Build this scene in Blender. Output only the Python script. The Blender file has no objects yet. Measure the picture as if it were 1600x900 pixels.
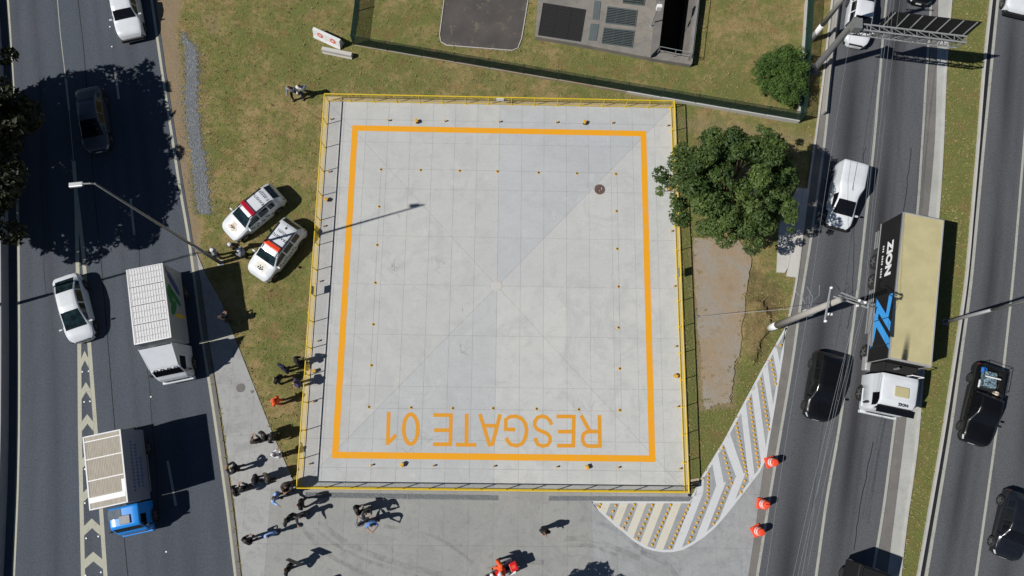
import bpy, bmesh, math, random
import numpy as np
from mathutils import Vector, Matrix, Euler

R = math.radians
random.seed(7)
rng = np.random.default_rng(7)
scene = bpy.context.scene
COL = scene.collection

# ------------------------------------------------------------------ camera, sky, sun, exposure
CAM_POS = Vector((0.18995, -9.70499, 46.0))
CAM_M = Matrix(((0.99973224, 0.01592672, 0.01678676),
                (0.01215347, -0.97873055, 0.20478964),
                (0.01969134, -0.20453079, -0.97866205)))      # drone camera: image right / down / forward, as world axes
FOCAL = 1120.0
cam_data = bpy.data.cameras.new('camera')
cam_data.sensor_width = 36.0
cam_data.lens = FOCAL / 1600 * 36
cam_data.clip_start = 0.5
cam_data.clip_end = 3000
cam = bpy.data.objects.new('camera', cam_data)
COL.objects.link(cam)
ax, ay, az = CAM_M.col[0], CAM_M.col[1], CAM_M.col[2]
rot = Matrix((ax, -ay, -az)).transposed()
cam.matrix_world = Matrix.Translation(CAM_POS) @ rot.to_4x4()
scene.camera = cam

SUN_EL, SHADOW_AZ = 47.0, 17.67          # shadows fall towards this world angle
world = bpy.data.worlds.new('World')
scene.world = world
world.use_nodes = True
wn = world.node_tree
sky = wn.nodes.new('ShaderNodeTexSky')
sky.sky_type = 'NISHITA'
sky.sun_disc = False
sky.sun_elevation = R(SUN_EL)
sky.sun_rotation = R(90 - (SHADOW_AZ + 180))
sky.dust_density = 0.1
sky.altitude = 1500
sky.air_density = 0.9
wn.links.new(sky.outputs[0], wn.nodes['Background'].inputs[0])
wn.nodes['Background'].inputs[1].default_value = 0.05
sun_data = bpy.data.lights.new('sun', 'SUN')
sun_data.energy = 5.0
sun_data.angle = R(0.5)
sun_data.color = (1.0, 0.97, 0.925)
sun = bpy.data.objects.new('sun', sun_data)
COL.objects.link(sun)
sd = Vector((math.cos(R(SHADOW_AZ)) * math.cos(R(SUN_EL)), math.sin(R(SHADOW_AZ)) * math.cos(R(SUN_EL)), -math.sin(R(SUN_EL))))
sun.rotation_euler = sd.to_track_quat('-Z', 'Y').to_euler()
scene.view_settings.view_transform = 'Standard'
scene.view_settings.look = 'None'
scene.view_settings.gamma = 1.0
scene.view_settings.exposure = -0.18
scene.view_settings.use_curve_mapping = False
scene.cycles.max_bounces = 6

# ------------------------------------------------------------------ helpers
def G(px, py, z=0.0):
    """survey point: where the sight line through photograph pixel (px, py) meets height z"""
    d = CAM_M @ Vector(((px - 800) / FOCAL, (py - 450) / FOCAL, 1.0))
    k = (z - CAM_POS.z) / d.z
    return CAM_POS + d * k

def GL(pts, z=0.0):
    return [G(x, y, z) for x, y in pts]

def link(o, parent=None):
    COL.objects.link(o)
    if parent is not None:
        o.parent = parent
    return o

def tag(o, label=None, cat=None, group=None, kind=None):
    if label: o['label'] = label
    if cat: o['category'] = cat
    if group: o['group'] = group
    if kind: o['kind'] = kind
    return o

def empty(name, loc=(0, 0, 0), rz=0.0):
    o = bpy.data.objects.new(name, None)
    o.location = loc
    o.rotation_euler = (0, 0, rz)
    o.empty_display_size = 0.2
    return link(o)

def obj(name, me, mat=None, parent=None, loc=None, rot=None, smooth=False):
    o = bpy.data.objects.new(name, me)
    if mat is not None and not me.materials:
        me.materials.append(mat)
    elif mat is not None and me.materials and me.materials[0] is not mat:
        o.material_slots[0].link = 'OBJECT'
        o.material_slots[0].material = mat
    if smooth:
        for p in me.polygons: p.use_smooth = True
    if loc is not None: o.location = loc
    if rot is not None: o.rotation_euler = rot
    return link(o, parent)

def mesh(name, verts, faces):
    me = bpy.data.meshes.new(name)
    me.from_pydata([tuple(v) for v in verts], [], faces)
    me.update()
    return me

class MB:
    """collects simple solids into one mesh"""
    def __init__(s): s.v, s.f = [], []
    def add(s, v, f):
        n = len(s.v); s.v += [tuple(a) for a in v]; s.f += [[i + n for i in q] for q in f]; return s
    def box(s, c, d, rz=0.0, m=None):
        hx, hy, hz = d[0] / 2, d[1] / 2, d[2] / 2
        vs = [Vector((x, y, z)) for z in (-hz, hz) for x, y in ((-hx, -hy), (hx, -hy), (hx, hy), (-hx, hy))]
        if m is not None: vs = [m @ v for v in vs]
        elif rz: q = Matrix.Rotation(rz, 3, 'Z'); vs = [q @ v for v in vs]
        return s.add([v + Vector(c) for v in vs], [(3, 2, 1, 0), (4, 5, 6, 7), (0, 1, 5, 4), (1, 2, 6, 5), (2, 3, 7, 6), (3, 0, 4, 7)])
    def bbox(s, c, d, b=0.02, m=None):
        """box with chamfered edges"""
        bm = bmesh.new(); bmesh.ops.create_cube(bm, size=1)
        for v in bm.verts: v.co = Vector((v.co.x * d[0], v.co.y * d[1], v.co.z * d[2]))
        bmesh.ops.bevel(bm, geom=bm.edges[:], offset=b, segments=2, profile=0.5, affect='EDGES')
        vs = [v.co.copy() for v in bm.verts]
        bm.verts.index_update()
        fs = [[v.index for v in f.verts] for f in bm.faces]; bm.free()
        if m is not None: vs = [m @ v for v in vs]
        return s.add([v + Vector(c) for v in vs], fs)
    def tube(s, a, b, r, r2=None, n=8, caps=True):
        a, b = Vector(a), Vector(b); r2 = r if r2 is None else r2
        q = (b - a).to_track_quat('Z', 'Y').to_matrix()
        vs = []
        for p, rr in ((a, r), (b, r2)):
            for i in range(n):
                t = 2 * math.pi * i / n; vs.append(p + q @ Vector((math.cos(t) * rr, math.sin(t) * rr, 0)))
        fs = [(i, (i + 1) % n, n + (i + 1) % n, n + i) for i in range(n)]
        if caps: fs += [list(range(n))[::-1], list(range(n, 2 * n))]
        return s.add(vs, fs)
    def path(s, pts, r, n=6):
        for a, b in zip(pts[:-1], pts[1:]): s.tube(a, b, r, n=n)
        return s
    def lathe(s, prof, n=16, c=(0, 0, 0), m=None):
        vs, fs = [], []
        for r, z in prof:
            for i in range(n):
                t = 2 * math.pi * i / n; v = Vector((r * math.cos(t), r * math.sin(t), z))
                vs.append((m @ v if m is not None else v) + Vector(c))
        for k in range(len(prof) - 1):
            for i in range(n): fs.append((k * n + i, k * n + (i + 1) % n, (k + 1) * n + (i + 1) % n, (k + 1) * n + i))
        fs.append(list(range(n))[::-1]); fs.append(list(range((len(prof) - 1) * n, len(prof) * n)))
        return s.add(vs, fs)
    def prism(s, poly, z0, z1):
        n = len(poly); a = sum(poly[i][0] * poly[(i + 1) % n][1] - poly[(i + 1) % n][0] * poly[i][1] for i in range(n))
        if a < 0: poly = poly[::-1]
        vs = [(p[0], p[1], z0) for p in poly] + [(p[0], p[1], z1) for p in poly]
        return s.add(vs, [list(range(n))[::-1], list(range(n, 2 * n))] + [(i, (i + 1) % n, n + (i + 1) % n, n + i) for i in range(n)])
    def flat(s, poly, z):
        n = len(poly); a = sum(poly[i][0] * poly[(i + 1) % n][1] - poly[(i + 1) % n][0] * poly[i][1] for i in range(n))
        if a < 0: poly = poly[::-1]
        return s.add([(p[0], p[1], z) for p in poly], [list(range(n))])
    def ribbon(s, pts, w, z, closed=False):
        """flat strip of width w along a polyline"""
        P_ = [Vector((p[0], p[1])) for p in pts]; n = len(P_); L_, R_ = [], []
        for i in range(n):
            a = P_[(i - 1) % n] if (closed or i > 0) else P_[i]; b = P_[(i + 1) % n] if (closed or i < n - 1) else P_[i]
            d = (b - a).normalized(); nn = Vector((-d.y, d.x)); L_.append(P_[i] + nn * w / 2); R_.append(P_[i] - nn * w / 2)
        vs = [(p.x, p.y, z) for p in L_] + [(p.x, p.y, z) for p in R_]
        m = n if closed else n - 1
        return s.add(vs, [(n + i, n + (i + 1) % n, (i + 1) % n, i) for i in range(m)])
    def me(s, name='m'): return mesh(name, s.v, s.f)
    def build(s, name, mat, parent=None, smooth=False, loc=None, rot=None):
        return obj(name, s.me(name), mat, parent, loc, rot, smooth)

def clip_poly(poly, a, b, c):
    """keep the side a*x + b*y <= c"""
    out = []
    for i in range(len(poly)):
        p, q = poly[i], poly[(i + 1) % len(poly)]
        dp, dq = a * p[0] + b * p[1] - c, a * q[0] + b * q[1] - c
        if dp <= 0: out.append(p)
        if (dp < 0 < dq) or (dq < 0 < dp):
            t = dp / (dp - dq); out.append((p[0] + (q[0] - p[0]) * t, p[1] + (q[1] - p[1]) * t))
    return out

def area(poly):
    return 0.5 * sum(poly[i][0] * poly[(i + 1) % len(poly)][1] - poly[(i + 1) % len(poly)][0] * poly[i][1] for i in range(len(poly)))

def inset(poly, d):
    """shrink a convex polygon by d"""
    if area(poly) < 0: poly = poly[::-1]
    out = list(poly)
    for i in range(len(poly)):
        p, q = poly[i], poly[(i + 1) % len(poly)]
        dx, dy = q[0] - p[0], q[1] - p[1]; l = math.hypot(dx, dy)
        if l < 1e-6: continue
        nx, ny = dy / l, -dx / l
        out = clip_poly(out, nx, ny, nx * p[0] + ny * p[1] - d)
        if len(out) < 3: return []
    return out

def in_poly(X, Y, poly):
    ins = np.zeros(X.shape, bool); n = len(poly)
    for i in range(n):
        x0, y0 = poly[i][0], poly[i][1]; x1, y1 = poly[(i + 1) % n][0], poly[(i + 1) % n][1]
        if y0 == y1: continue
        c = ((y0 > Y) != (y1 > Y)) & (X < (x1 - x0) * (Y - y0) / (y1 - y0) + x0); ins ^= c
    return ins

def sdist(X, Y, poly):
    """signed distance, positive inside"""
    d = np.full(X.shape, 1e9); n = len(poly)
    for i in range(n):
        x0, y0 = poly[i][0], poly[i][1]; x1, y1 = poly[(i + 1) % n][0], poly[(i + 1) % n][1]
        dx, dy = x1 - x0, y1 - y0; l2 = dx * dx + dy * dy + 1e-12
        t = np.clip(((X - x0) * dx + (Y - y0) * dy) / l2, 0, 1)
        d = np.minimum(d, np.hypot(X - x0 - t * dx, Y - y0 - t * dy))
    return np.where(in_poly(X, Y, poly), d, -d)

# ------------------------------------------------------------------ materials
class NT:
    def __init__(s, name, coord='POS'):
        s.m = bpy.data.materials.new(name); s.m.use_nodes = True; s.t = s.m.node_tree; s.b = s.t.nodes['Principled BSDF']
        if coord == 'POS': s.co = s.t.nodes.new('ShaderNodeNewGeometry').outputs['Position']
        else: s.co = s.t.nodes.new('ShaderNodeTexCoord').outputs['Object']
    def n(s, t, **k):
        o = s.t.nodes.new('ShaderNode' + t)
        for a, b in k.items(): setattr(o, a, b)
        return o
    def l(s, a, b): s.t.links.new(a, b)
    def put(s, sock, v):
        if hasattr(v, 'is_output') or isinstance(v, bpy.types.NodeSocket): s.l(v, sock)
        elif isinstance(v, (tuple, list)): sock.default_value = tuple(v) + ((1,) if len(v) == 3 and len(sock.default_value) == 4 else ())
        else: sock.default_value = v
    def noise(s, scale, detail=3, rough=0.55, co=None, dist=0.0):
        o = s.n('TexNoise'); o.inputs['Scale'].default_value = scale; o.inputs['Detail'].default_value = detail
        o.inputs['Roughness'].default_value = rough; o.inputs['Distortion'].default_value = dist
        s.l(co if co is not None else s.co, o.inputs['Vector']); return o.outputs['Fac']
    def stretch(s, sc):
        o = s.n('Mapping'); o.inputs['Scale'].default_value = sc; s.l(s.co, o.inputs['Vector']); return o.outputs[0]
    def mr(s, v, a, b, c=0.0, d=1.0):
        o = s.n('MapRange'); s.put(o.inputs[0], v)
        for i, q in enumerate((a, b, c, d)): o.inputs[i + 1].default_value = q
        return o.outputs[0]
    def mix(s, f, a, b, mode='MIX'):
        o = s.n('Mix', data_type='RGBA', blend_type=mode); s.put(o.inputs[0], f); s.put(o.inputs[6], a); s.put(o.inputs[7], b); return o.outputs[2]
    def math(s, op, a, b=0.0, c=0.0):
        o = s.n('Math', operation=op); s.put(o.inputs[0], a); s.put(o.inputs[1], b); s.put(o.inputs[2], c); o.use_clamp = False; return o.outputs[0]
    def attr(s, name, out='Fac'):
        o = s.n('Attribute', attribute_name=name); return o.outputs[out]
    def ocol(s): return s.n('ObjectInfo').outputs['Color']
    def orand(s): return s.n('ObjectInfo').outputs['Random']
    def bump(s, h, strength=0.4, dist=0.02):
        o = s.n('Bump'); o.inputs['Strength'].default_value = strength; o.inputs['Distance'].default_value = dist
        s.l(h, o.inputs['Height']); s.l(o.outputs[0], s.b.inputs['Normal'])
    def out(s, col, rough=0.8, metal=0.0, spec=0.5, **k):
        s.put(s.b.inputs['Base Color'], col); s.put(s.b.inputs['Roughness'], rough); s.put(s.b.inputs['Metallic'], metal)
        s.put(s.b.inputs['Specular IOR Level'], spec)
        for a, v in k.items(): s.put(s.b.inputs[a.replace('_', ' ')], v)
        return s.m

def simple(name, col, rough=0.6, metal=0.0, var=0.12, scale=3.0, fine=60.0, coord='OBJ', spec=0.5, **k):
    t = NT(name, coord)
    a = t.noise(scale, 4); b = t.noise(fine, 2)
    f = t.math('ADD', t.math('MULTIPLY', t.math('SUBTRACT', a, 0.5), var * 2), t.math('MULTIPLY', t.math('SUBTRACT', b, 0.5), var))
    f = t.math('ADD', f, 1.0)
    c = t.mix(1.0, col, t.n('CombineColor').outputs[0], 'MULTIPLY')
    cc = c.node.inputs[7].links[0].from_node
    for i in range(3): t.l(f, cc.inputs[i])
    return t.out(c, rough, metal, spec, **k)

MAT = {}
def mk(name, *a, **k): MAT[name] = simple(name, *a, **k)

mk('steel_yellow', (0.72, 0.50, 0.015), 0.45, var=0.12)
mk('yellow_plastic', (0.66, 0.36, 0.025), 0.5)
mk('lamp_dark', (0.03, 0.03, 0.03), 0.4)
mk('galv', (0.36, 0.37, 0.37), 0.5, 0.35, var=0.18, scale=1.5)
mk('galv_dark', (0.20, 0.205, 0.205), 0.55, 0.2, var=0.2, scale=1.5)
mk('pole_concrete', (0.36, 0.345, 0.32), 0.85, var=0.18, scale=1.2)
mk('white_paint_old', (0.70, 0.70, 0.69), 0.7, var=0.25, scale=4)
mk('fence_green', (0.010, 0.042, 0.032), 0.5, var=0.2)
mk('black_panel', (0.007, 0.007, 0.008), 0.6, var=0.4)
mk('rubber', (0.018, 0.018, 0.018), 0.85)
mk('under', (0.012, 0.012, 0.012), 0.9)
mk('rim', (0.45, 0.46, 0.47), 0.35, 0.8)
mk('rim_dark', (0.12, 0.12, 0.12), 0.4, 0.6)
mk('plate', (0.7, 0.7, 0.7), 0.5)
mk('headlight', (0.55, 0.58, 0.6), 0.1)
mk('taillight', (0.35, 0.008, 0.012), 0.2)
mk('black_trim', (0.015, 0.015, 0.016), 0.5)
mk('bark', (0.10, 0.075, 0.05), 0.9, var=0.3, scale=5)
mk('orange_plastic', (0.78, 0.075, 0.025), 0.6, var=0.3)
mk('ring_yellow', (0.64, 0.38, 0.06), 0.6)
mk('white_plastic', (0.78, 0.78, 0.77), 0.4)
mk('red_plastic', (0.6, 0.015, 0.02), 0.3)
mk('lightbar_red', (0.42, 0.01, 0.03), 0.15, Coat_Weight=0.6)
mk('lightbar_orange', (0.78, 0.06, 0.012), 0.15, Coat_Weight=0.6)
mk('print_dark', (0.02, 0.022, 0.03), 0.6)
mk('print_white', (0.82, 0.82, 0.82), 0.5, var=0.05)
mk('print_blue', (0.05, 0.36, 0.85), 0.5, var=0.04)
mk('print_navy', (0.05, 0.07, 0.22), 0.5)
mk('print_green', (0.015, 0.16, 0.05), 0.5)
mk('print_yellow', (0.62, 0.42, 0.02), 0.5)
mk('alu', (0.62, 0.62, 0.62), 0.4, 0.5, var=0.1)
mk('wire', (0.26, 0.27, 0.29), 0.5, 0.2)
mk('skin', (0.36, 0.20, 0.13), 0.6)
mk('hair_dark', (0.012, 0.009, 0.008), 0.6)
mk('eye', (0.03, 0.02, 0.02), 0.2)
mk('leather_black', (0.012, 0.012, 0.012), 0.55)
mk('blue_tarp', (0.02, 0.16, 0.55), 0.5, var=0.3)
mk('kerb_shadow_black', (0.012, 0.012, 0.014), 0.7, coord='POS')  # near-black colour standing in for the shadow of the median kerb
mk('solar', (0.03, 0.07, 0.16), 0.12)

def paint(name, col, rough=0.32, metal=0.0, dirt=0.14):
    t = NT(name, 'OBJ')
    d = t.mr(t.noise(2.2, 4, 0.6), 0.45, 0.8)
    c = t.mix(t.math('MULTIPLY', d, dirt), col, (0.25, 0.21, 0.16))
    t.out(c, rough, metal, 0.5, Coat_Weight=0.35, Coat_Roughness=0.12)
    MAT[name] = t.m
paint('car_white', (0.66, 0.69, 0.72))
paint('car_black', (0.0035, 0.0035, 0.004), 0.3, dirt=0.008)
paint('car_grey', (0.085, 0.09, 0.105), 0.35, 0.3)
paint('car_navy', (0.009, 0.011, 0.016), 0.25, dirt=0.02)
paint('truck_blue', (0.012, 0.27, 0.80), 0.4)
t = NT('glass_dark', 'OBJ'); MAT['glass'] = t.out((0.006, 0.007, 0.009), 0.06, 0.0, 0.40)
t = NT('glass_teal', 'OBJ'); MAT['glass_teal'] = t.out(t.mix(t.mr(t.noise(3, 2), 0.35, 0.7), (0.006, 0.012, 0.015), (0.016, 0.034, 0.040)), 0.06, 0.0, 0.42)

# asphalt: dark binder, speckled stone, lighter worn wheel tracks / oily centre bands from the 'wear' attribute
def asphalt(name, base, warm):
    t = NT(name)
    big = t.noise(0.25, 4, 0.6); mid = t.noise(2.5, 4); fine = t.noise(38, 3, 0.7); spk = t.noise(16, 2, 0.8)
    streak = t.noise(1.0, 4, 0.6, t.stretch((1.6, 0.06, 1)))
    c = t.mix(t.mr(big, 0.3, 0.7), base, warm)
    c = t.mix(t.mr(streak, 0.42, 0.25, 0, 0.45), c, (0.040, 0.043, 0.050))
    c = t.mix(t.mr(streak, 0.55, 0.78, 0, 0.5), c, (0.078, 0.092, 0.112))
    pat = t.noise(0.7, 2, 0.5, t.stretch((1.0, 0.25, 1)))
    c = t.mix(t.mr(pat, 0.62, 0.66, 0, 0.16), c, (0.035, 0.036, 0.04))
    c = t.mix(t.mr(t.noise(6.0, 2, 0.4), 0.72, 0.80, 0, 0.5), c, (0.025, 0.025, 0.027))
    c = t.mix(t.mr(fine, 0.3, 0.75, 0, 0.6), c, tuple(x * 1.9 for x in base))
    c = t.mix(t.mr(spk, 0.58, 0.8, 0, 0.45), c, (0.15, 0.145, 0.14))
    c = t.mix(t.mr(mid, 0.6, 0.85, 0, 0.4), c, (0.028, 0.028, 0.03))
    c = t.mix(t.math('MULTIPLY', t.attr('wear'), 0.88), c, (0.020, 0.020, 0.023))
    gr = t.mr(t.noise(9.5, 3, 0.75), 0.25, 0.75, 0.72, 1.28); cc = t.n('CombineColor')
    for i in range(3): t.l(gr, cc.inputs[i])
    c = t.mix(1.0, c, cc.outputs[0], 'MULTIPLY')
    t.bump(fine, 0.35, 0.01)
    MAT[name] = t.out(c, 0.85, 0, 0.35)
asphalt('asphalt', (0.074, 0.078, 0.087), (0.087, 0.086, 0.091))
asphalt('asphalt_left', (0.054, 0.065, 0.083), (0.068, 0.073, 0.085))
asphalt('asphalt_old', (0.060, 0.055, 0.054), (0.075, 0.068, 0.062))

def marking(name, col, wear_col, amount=0.5):
    t = NT(name)
    n1 = t.noise(9, 5, 0.7); n2 = t.noise(1.2, 3)
    f = t.mr(t.math('ADD', n1, t.math('MULTIPLY', n2, 0.5)), 0.78, 1.02, 0, amount)
    c = t.mix(f, col, wear_col)
    c = t.mix(t.mr(t.noise(45, 2), 0.3, 0.8, 0, 0.22), c, tuple(x * 0.7 for x in col))
    MAT[name] = t.out(c, 0.75, 0, 0.3)
marking('line_white', (0.40, 0.40, 0.355), (0.10, 0.10, 0.10), 0.75)
marking('line_cream', (0.44, 0.43, 0.34), (0.12, 0.12, 0.11), 0.6)
marking('hatch_white', (0.60, 0.61, 0.62), (0.36, 0.36, 0.36), 0.5)
marking('hatch_cream', (0.62, 0.59, 0.49), (0.40, 0.37, 0.31), 0.5)
marking('pad_yellow', (0.80, 0.345, 0.006), (0.58, 0.37, 0.15), 0.65)
marking('letter_yellow', (0.70, 0.30, 0.02), (0.50, 0.30, 0.10), 0.7)

# concrete; obj.color tints one pour against the next
def concrete(name, base, stain, warm, rough=0.85, crack=0.0):
    t = NT(name)
    big = t.noise(0.16, 5, 0.6); mid = t.noise(1.1, 5, 0.65); fine = t.noise(26, 3, 0.7); blot = t.noise(0.55, 3, 0.5, dist=0.8)
    brush = t.noise(3.0, 4, 0.6, t.stretch((0.25, 3.0, 1)))
    c = t.mix(t.mr(big, 0.35, 0.68), base, warm)
    c = t.mix(t.mr(mid, 0.48, 0.78, 0, 0.55), c, stain)
    c = t.mix(t.mr(blot, 0.60, 0.74, 0, 0.35), c, tuple(x * 0.82 for x in base))
    c = t.mix(t.mr(brush, 0.4, 0.75, 0, 0.22), c, tuple(min(1, x * 1.16) for x in base))
    c = t.mix(t.mr(fine, 0.35, 0.8, 0, 0.24), c, tuple(x * 0.72 for x in base))
    c = t.mix(1.0, c, t.ocol(), 'MULTIPLY')
    r = t.math('ADD', t.math('MULTIPLY', t.orand(), 0.025), 0.988)
    if crack:
        wet = t.noise(0.33, 6, 0.72, dist=1.4); drip = t.noise(1.7, 5, 0.7, t.stretch((0.5, 1.3, 1)), 1.0)
        c = t.mix(t.mr(wet, 0.50, 0.60, 0, 0.42), c, tuple(x * 0.83 for x in base))
        c = t.mix(t.mr(drip, 0.58, 0.75, 0, 0.42), c, tuple(x * k for x, k in zip(base, (0.78, 0.72, 0.64))))
        c = t.mix(t.mr(t.noise(14, 4, 0.7), 0.66, 0.8, 0, 0.30), c, tuple(x * 0.55 for x in base))
        c = t.mix(t.mr(t.noise(0.9, 4, 0.6), 0.60, 0.75, 0, 0.5), c, tuple(x * 1.17 for x in base))
        if crack > 1: c = t.mix(t.mr(t.noise(2.6, 5, 0.72, dist=0.5), 0.54, 0.74, 0, 0.55), c, tuple(x * 0.62 for x in base))
        gr = t.mr(t.noise(9.0, 3, 0.75), 0.25, 0.75, 0.94, 1.06); c2 = t.n('CombineColor')
        for i in range(3): t.l(gr, c2.inputs[i])
        c = t.mix(1.0, c, c2.outputs[0], 'MULTIPLY')
    cc = t.n('CombineColor')
    for i in range(3): t.l(r, cc.inputs[i])
    c = t.mix(1.0, c, cc.outputs[0], 'MULTIPLY')
    t.bump(fine, 0.15, 0.01)
    MAT[name] = t.out(c, rough, 0, 0.35)
concrete('pad_concrete', (0.485, 0.494, 0.488), (0.415, 0.422, 0.412), (0.53, 0.525, 0.505), crack=1)
concrete('apron_concrete', (0.285, 0.288, 0.282), (0.215, 0.216, 0.212), (0.32, 0.318, 0.305), crack=2)
concrete('old_concrete', (0.20, 0.19, 0.175), (0.075, 0.070, 0.064), (0.29, 0.26, 0.22), crack=2)
concrete('kerb_concrete', (0.46, 0.46, 0.44), (0.30, 0.295, 0.28), (0.52, 0.50, 0.46))
concrete('gutter_concrete', (0.40, 0.40, 0.37), (0.28, 0.275, 0.25), (0.46, 0.47, 0.45), crack=1)
concrete('shoulder_grey', (0.165, 0.158, 0.150), (0.10, 0.097, 0.093), (0.215, 0.20, 0.18), crack=1)
t = NT('dirt_slab')
d1 = t.noise(0.55, 5, 0.65, dist=0.6); d2 = t.noise(3.0, 5, 0.7); d3 = t.noise(28, 3, 0.7)
c = t.mix(t.mr(t.math('ADD', d1, t.math('MULTIPLY', d2, 0.35)), 0.55, 0.80), (0.33, 0.30, 0.255), (0.345, 0.260, 0.170))
c = t.mix(t.mr(t.noise(1.2, 4, 0.7), 0.55, 0.75, 0, 0.7), c, (0.25, 0.195, 0.130))
c = t.mix(t.mr(t.noise(7, 4, 0.7), 0.60, 0.78, 0, 0.6), c, (0.40, 0.345, 0.26))
c = t.mix(t.mr(d3, 0.4, 0.75, 0, 0.45), c, (0.15, 0.11, 0.07))
t.bump(d2, 0.5, 0.05)
MAT['dirt_slab'] = t.out(c, 0.95, 0, 0.2)
concrete('ledge_tan', (0.50, 0.42, 0.28), (0.40, 0.32, 0.19), (0.56, 0.49, 0.37))
concrete('joint_dark', (0.16, 0.16, 0.155), (0.10, 0.10, 0.10), (0.18, 0.18, 0.17))
concrete('plate_concrete', (0.50, 0.49, 0.47), (0.36, 0.33, 0.29), (0.58, 0.54, 0.48))
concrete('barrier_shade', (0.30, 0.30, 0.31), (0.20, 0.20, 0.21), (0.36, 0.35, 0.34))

t = NT('yard_asphalt')
yn = t.noise(1.3, 5, 0.7); yf = t.noise(30, 3, 0.7)
c = t.mix(t.mr(t.noise(0.5, 4), 0.35, 0.65), (0.062, 0.055, 0.053), (0.095, 0.082, 0.075))
c = t.mix(t.mr(yf, 0.35, 0.75, 0, 0.4), c, (0.13, 0.12, 0.11))
c = t.mix(t.mr(t.math('ADD', yn, t.math('MULTIPLY', t.noise(7, 4, 0.7), 0.45)), 0.80, 0.93, 0, 0.75), c, (0.20, 0.18, 0.11))
MAT['yard_asphalt'] = t.out(c, 0.9, 0, 0.3)
t = NT('gravel'); g1 = t.noise(30, 2, 0.8); g2 = t.noise(9, 3)
MAT['gravel'] = t.out(t.mix(t.mr(g1, 0.35, 0.65), t.mix(t.mr(g2, .3, .7), (0.12, 0.13, 0.14), (0.16, 0.165, 0.165)), (0.31, 0.325, 0.335)), 0.9, 0, 0.3)
t = NT('stone', 'OBJ'); MAT['stone'] = t.out(t.mix(t.mr(t.noise(40, 1), 0.3, 0.7), (0.12, 0.13, 0.14), (0.30, 0.315, 0.325)), 0.9)

# turf: dry olive grass broken by straw and bare red-brown earth; masks: r bare earth, g greener, b darker/dry brown
t = NT('turf')
v = t.n('Attribute', attribute_name='soil'); sp = t.n('SeparateColor'); t.l(v.outputs['Color'], sp.inputs[0])
bare, green, brown = sp.outputs[0], sp.outputs[1], sp.outputs[2]
n0 = t.noise(0.45, 5, 0.66); n1 = t.noise(1.8, 5, 0.68); n2 = t.noise(9, 4, 0.7); n3 = t.noise(34, 3, 0.75)
nn = t.math('ADD', t.math('MULTIPLY', n1, 0.55), t.math('MULTIPLY', n2, 0.45))
gm = t.mr(t.math('ADD', t.math('ADD', t.math('MULTIPLY', n0, 0.95), t.math('MULTIPLY', nn, 0.8)), t.math('MULTIPLY', green, 0.42)), 0.84, 1.08)
c = t.mix(gm, (0.410, 0.305, 0.140), (0.185, 0.205, 0.058))
c = t.mix(t.mr(n2, 0.52, 0.75, 0, 0.6), c, (0.350, 0.285, 0.140))
c = t.mix(t.mr(t.math('ADD', t.noise(0.8, 4, 0.65), t.math('MULTIPLY', n2, 0.5)), 0.76, 0.95, 0, 0.55), c, (0.300, 0.165, 0.085))
c = t.mix(t.mr(t.noise(5.0, 4, 0.7), 0.55, 0.72, 0, 0.5), c, (0.095, 0.110, 0.035))
bm_ = t.mr(t.math('ADD', bare, t.math('MULTIPLY', t.math('SUBTRACT', nn, 0.5), 1.5)), 0.35, 0.75)
earth = t.mix(t.mr(n1, 0.3, 0.7), (0.310, 0.245, 0.165), (0.360, 0.250, 0.140))
earth = t.mix(t.mr(n2, 0.45, 0.8, 0, 0.6), earth, (0.330, 0.300, 0.250))
c = t.mix(bm_, c, earth)
c = t.mix(t.math('MULTIPLY', t.mr(t.math('ADD', brown, t.math('SUBTRACT', nn, 0.5)), 0.3, 0.7), 0.8), c, (0.155, 0.105, 0.052))
c = t.mix(t.mr(n3, 0.38, 0.72, 0, 0.55), c, t.mix(1.0, c, (0.42, 0.44, 0.36), 'MULTIPLY'))
c = t.mix(t.mr(t.noise(22, 2, 0.8), 0.6, 0.78, 0, 0.45), c, (0.42, 0.36, 0.20))
t.bump(n3, 1.0, 0.06)
MAT['turf'] = t.out(c, 0.95, 0, 0.2)

t = NT('grass_blade')
c = t.mix(t.mr(t.noise(0.5, 4), 0.4, 0.62), (0.350, 0.280, 0.130), (0.195, 0.220, 0.062))
c = t.mix(t.mr(t.noise(12, 2), 0.35, 0.65), c, (0.34, 0.27, 0.125))
MAT['grass_blade'] = t.out(c, 0.9, 0, 0.2)

def leafmat(name, dark, pale_tone):
    t = NT(name)
    f = t.attr('tone')
    c = t.mix(f, dark, pale_tone)  # random natural tone per leaf and clump, from dark to paler
    tr = t.n('BsdfTranslucent'); t.put(tr.inputs[0], t.mix(1.0, c, (1.2, 1.3, 0.6), 'MULTIPLY'))
    t.out(c, 0.5, 0, 0.35)
    ms = t.n('MixShader'); ms.inputs[0].default_value = 0.22
    t.l(t.b.outputs[0], ms.inputs[1]); t.l(tr.outputs[0], ms.inputs[2])
    t.l(ms.outputs[0], t.t.nodes['Material Output'].inputs[0]); MAT[name] = t.m
leafmat('leaf_big', (0.026, 0.060, 0.014), (0.130, 0.185, 0.046))
leafmat('leaf_bush', (0.040, 0.085, 0.018), (0.120, 0.205, 0.040))
leafmat('leaf_dark', (0.012, 0.018, 0.008), (0.048, 0.050, 0.020))

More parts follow.
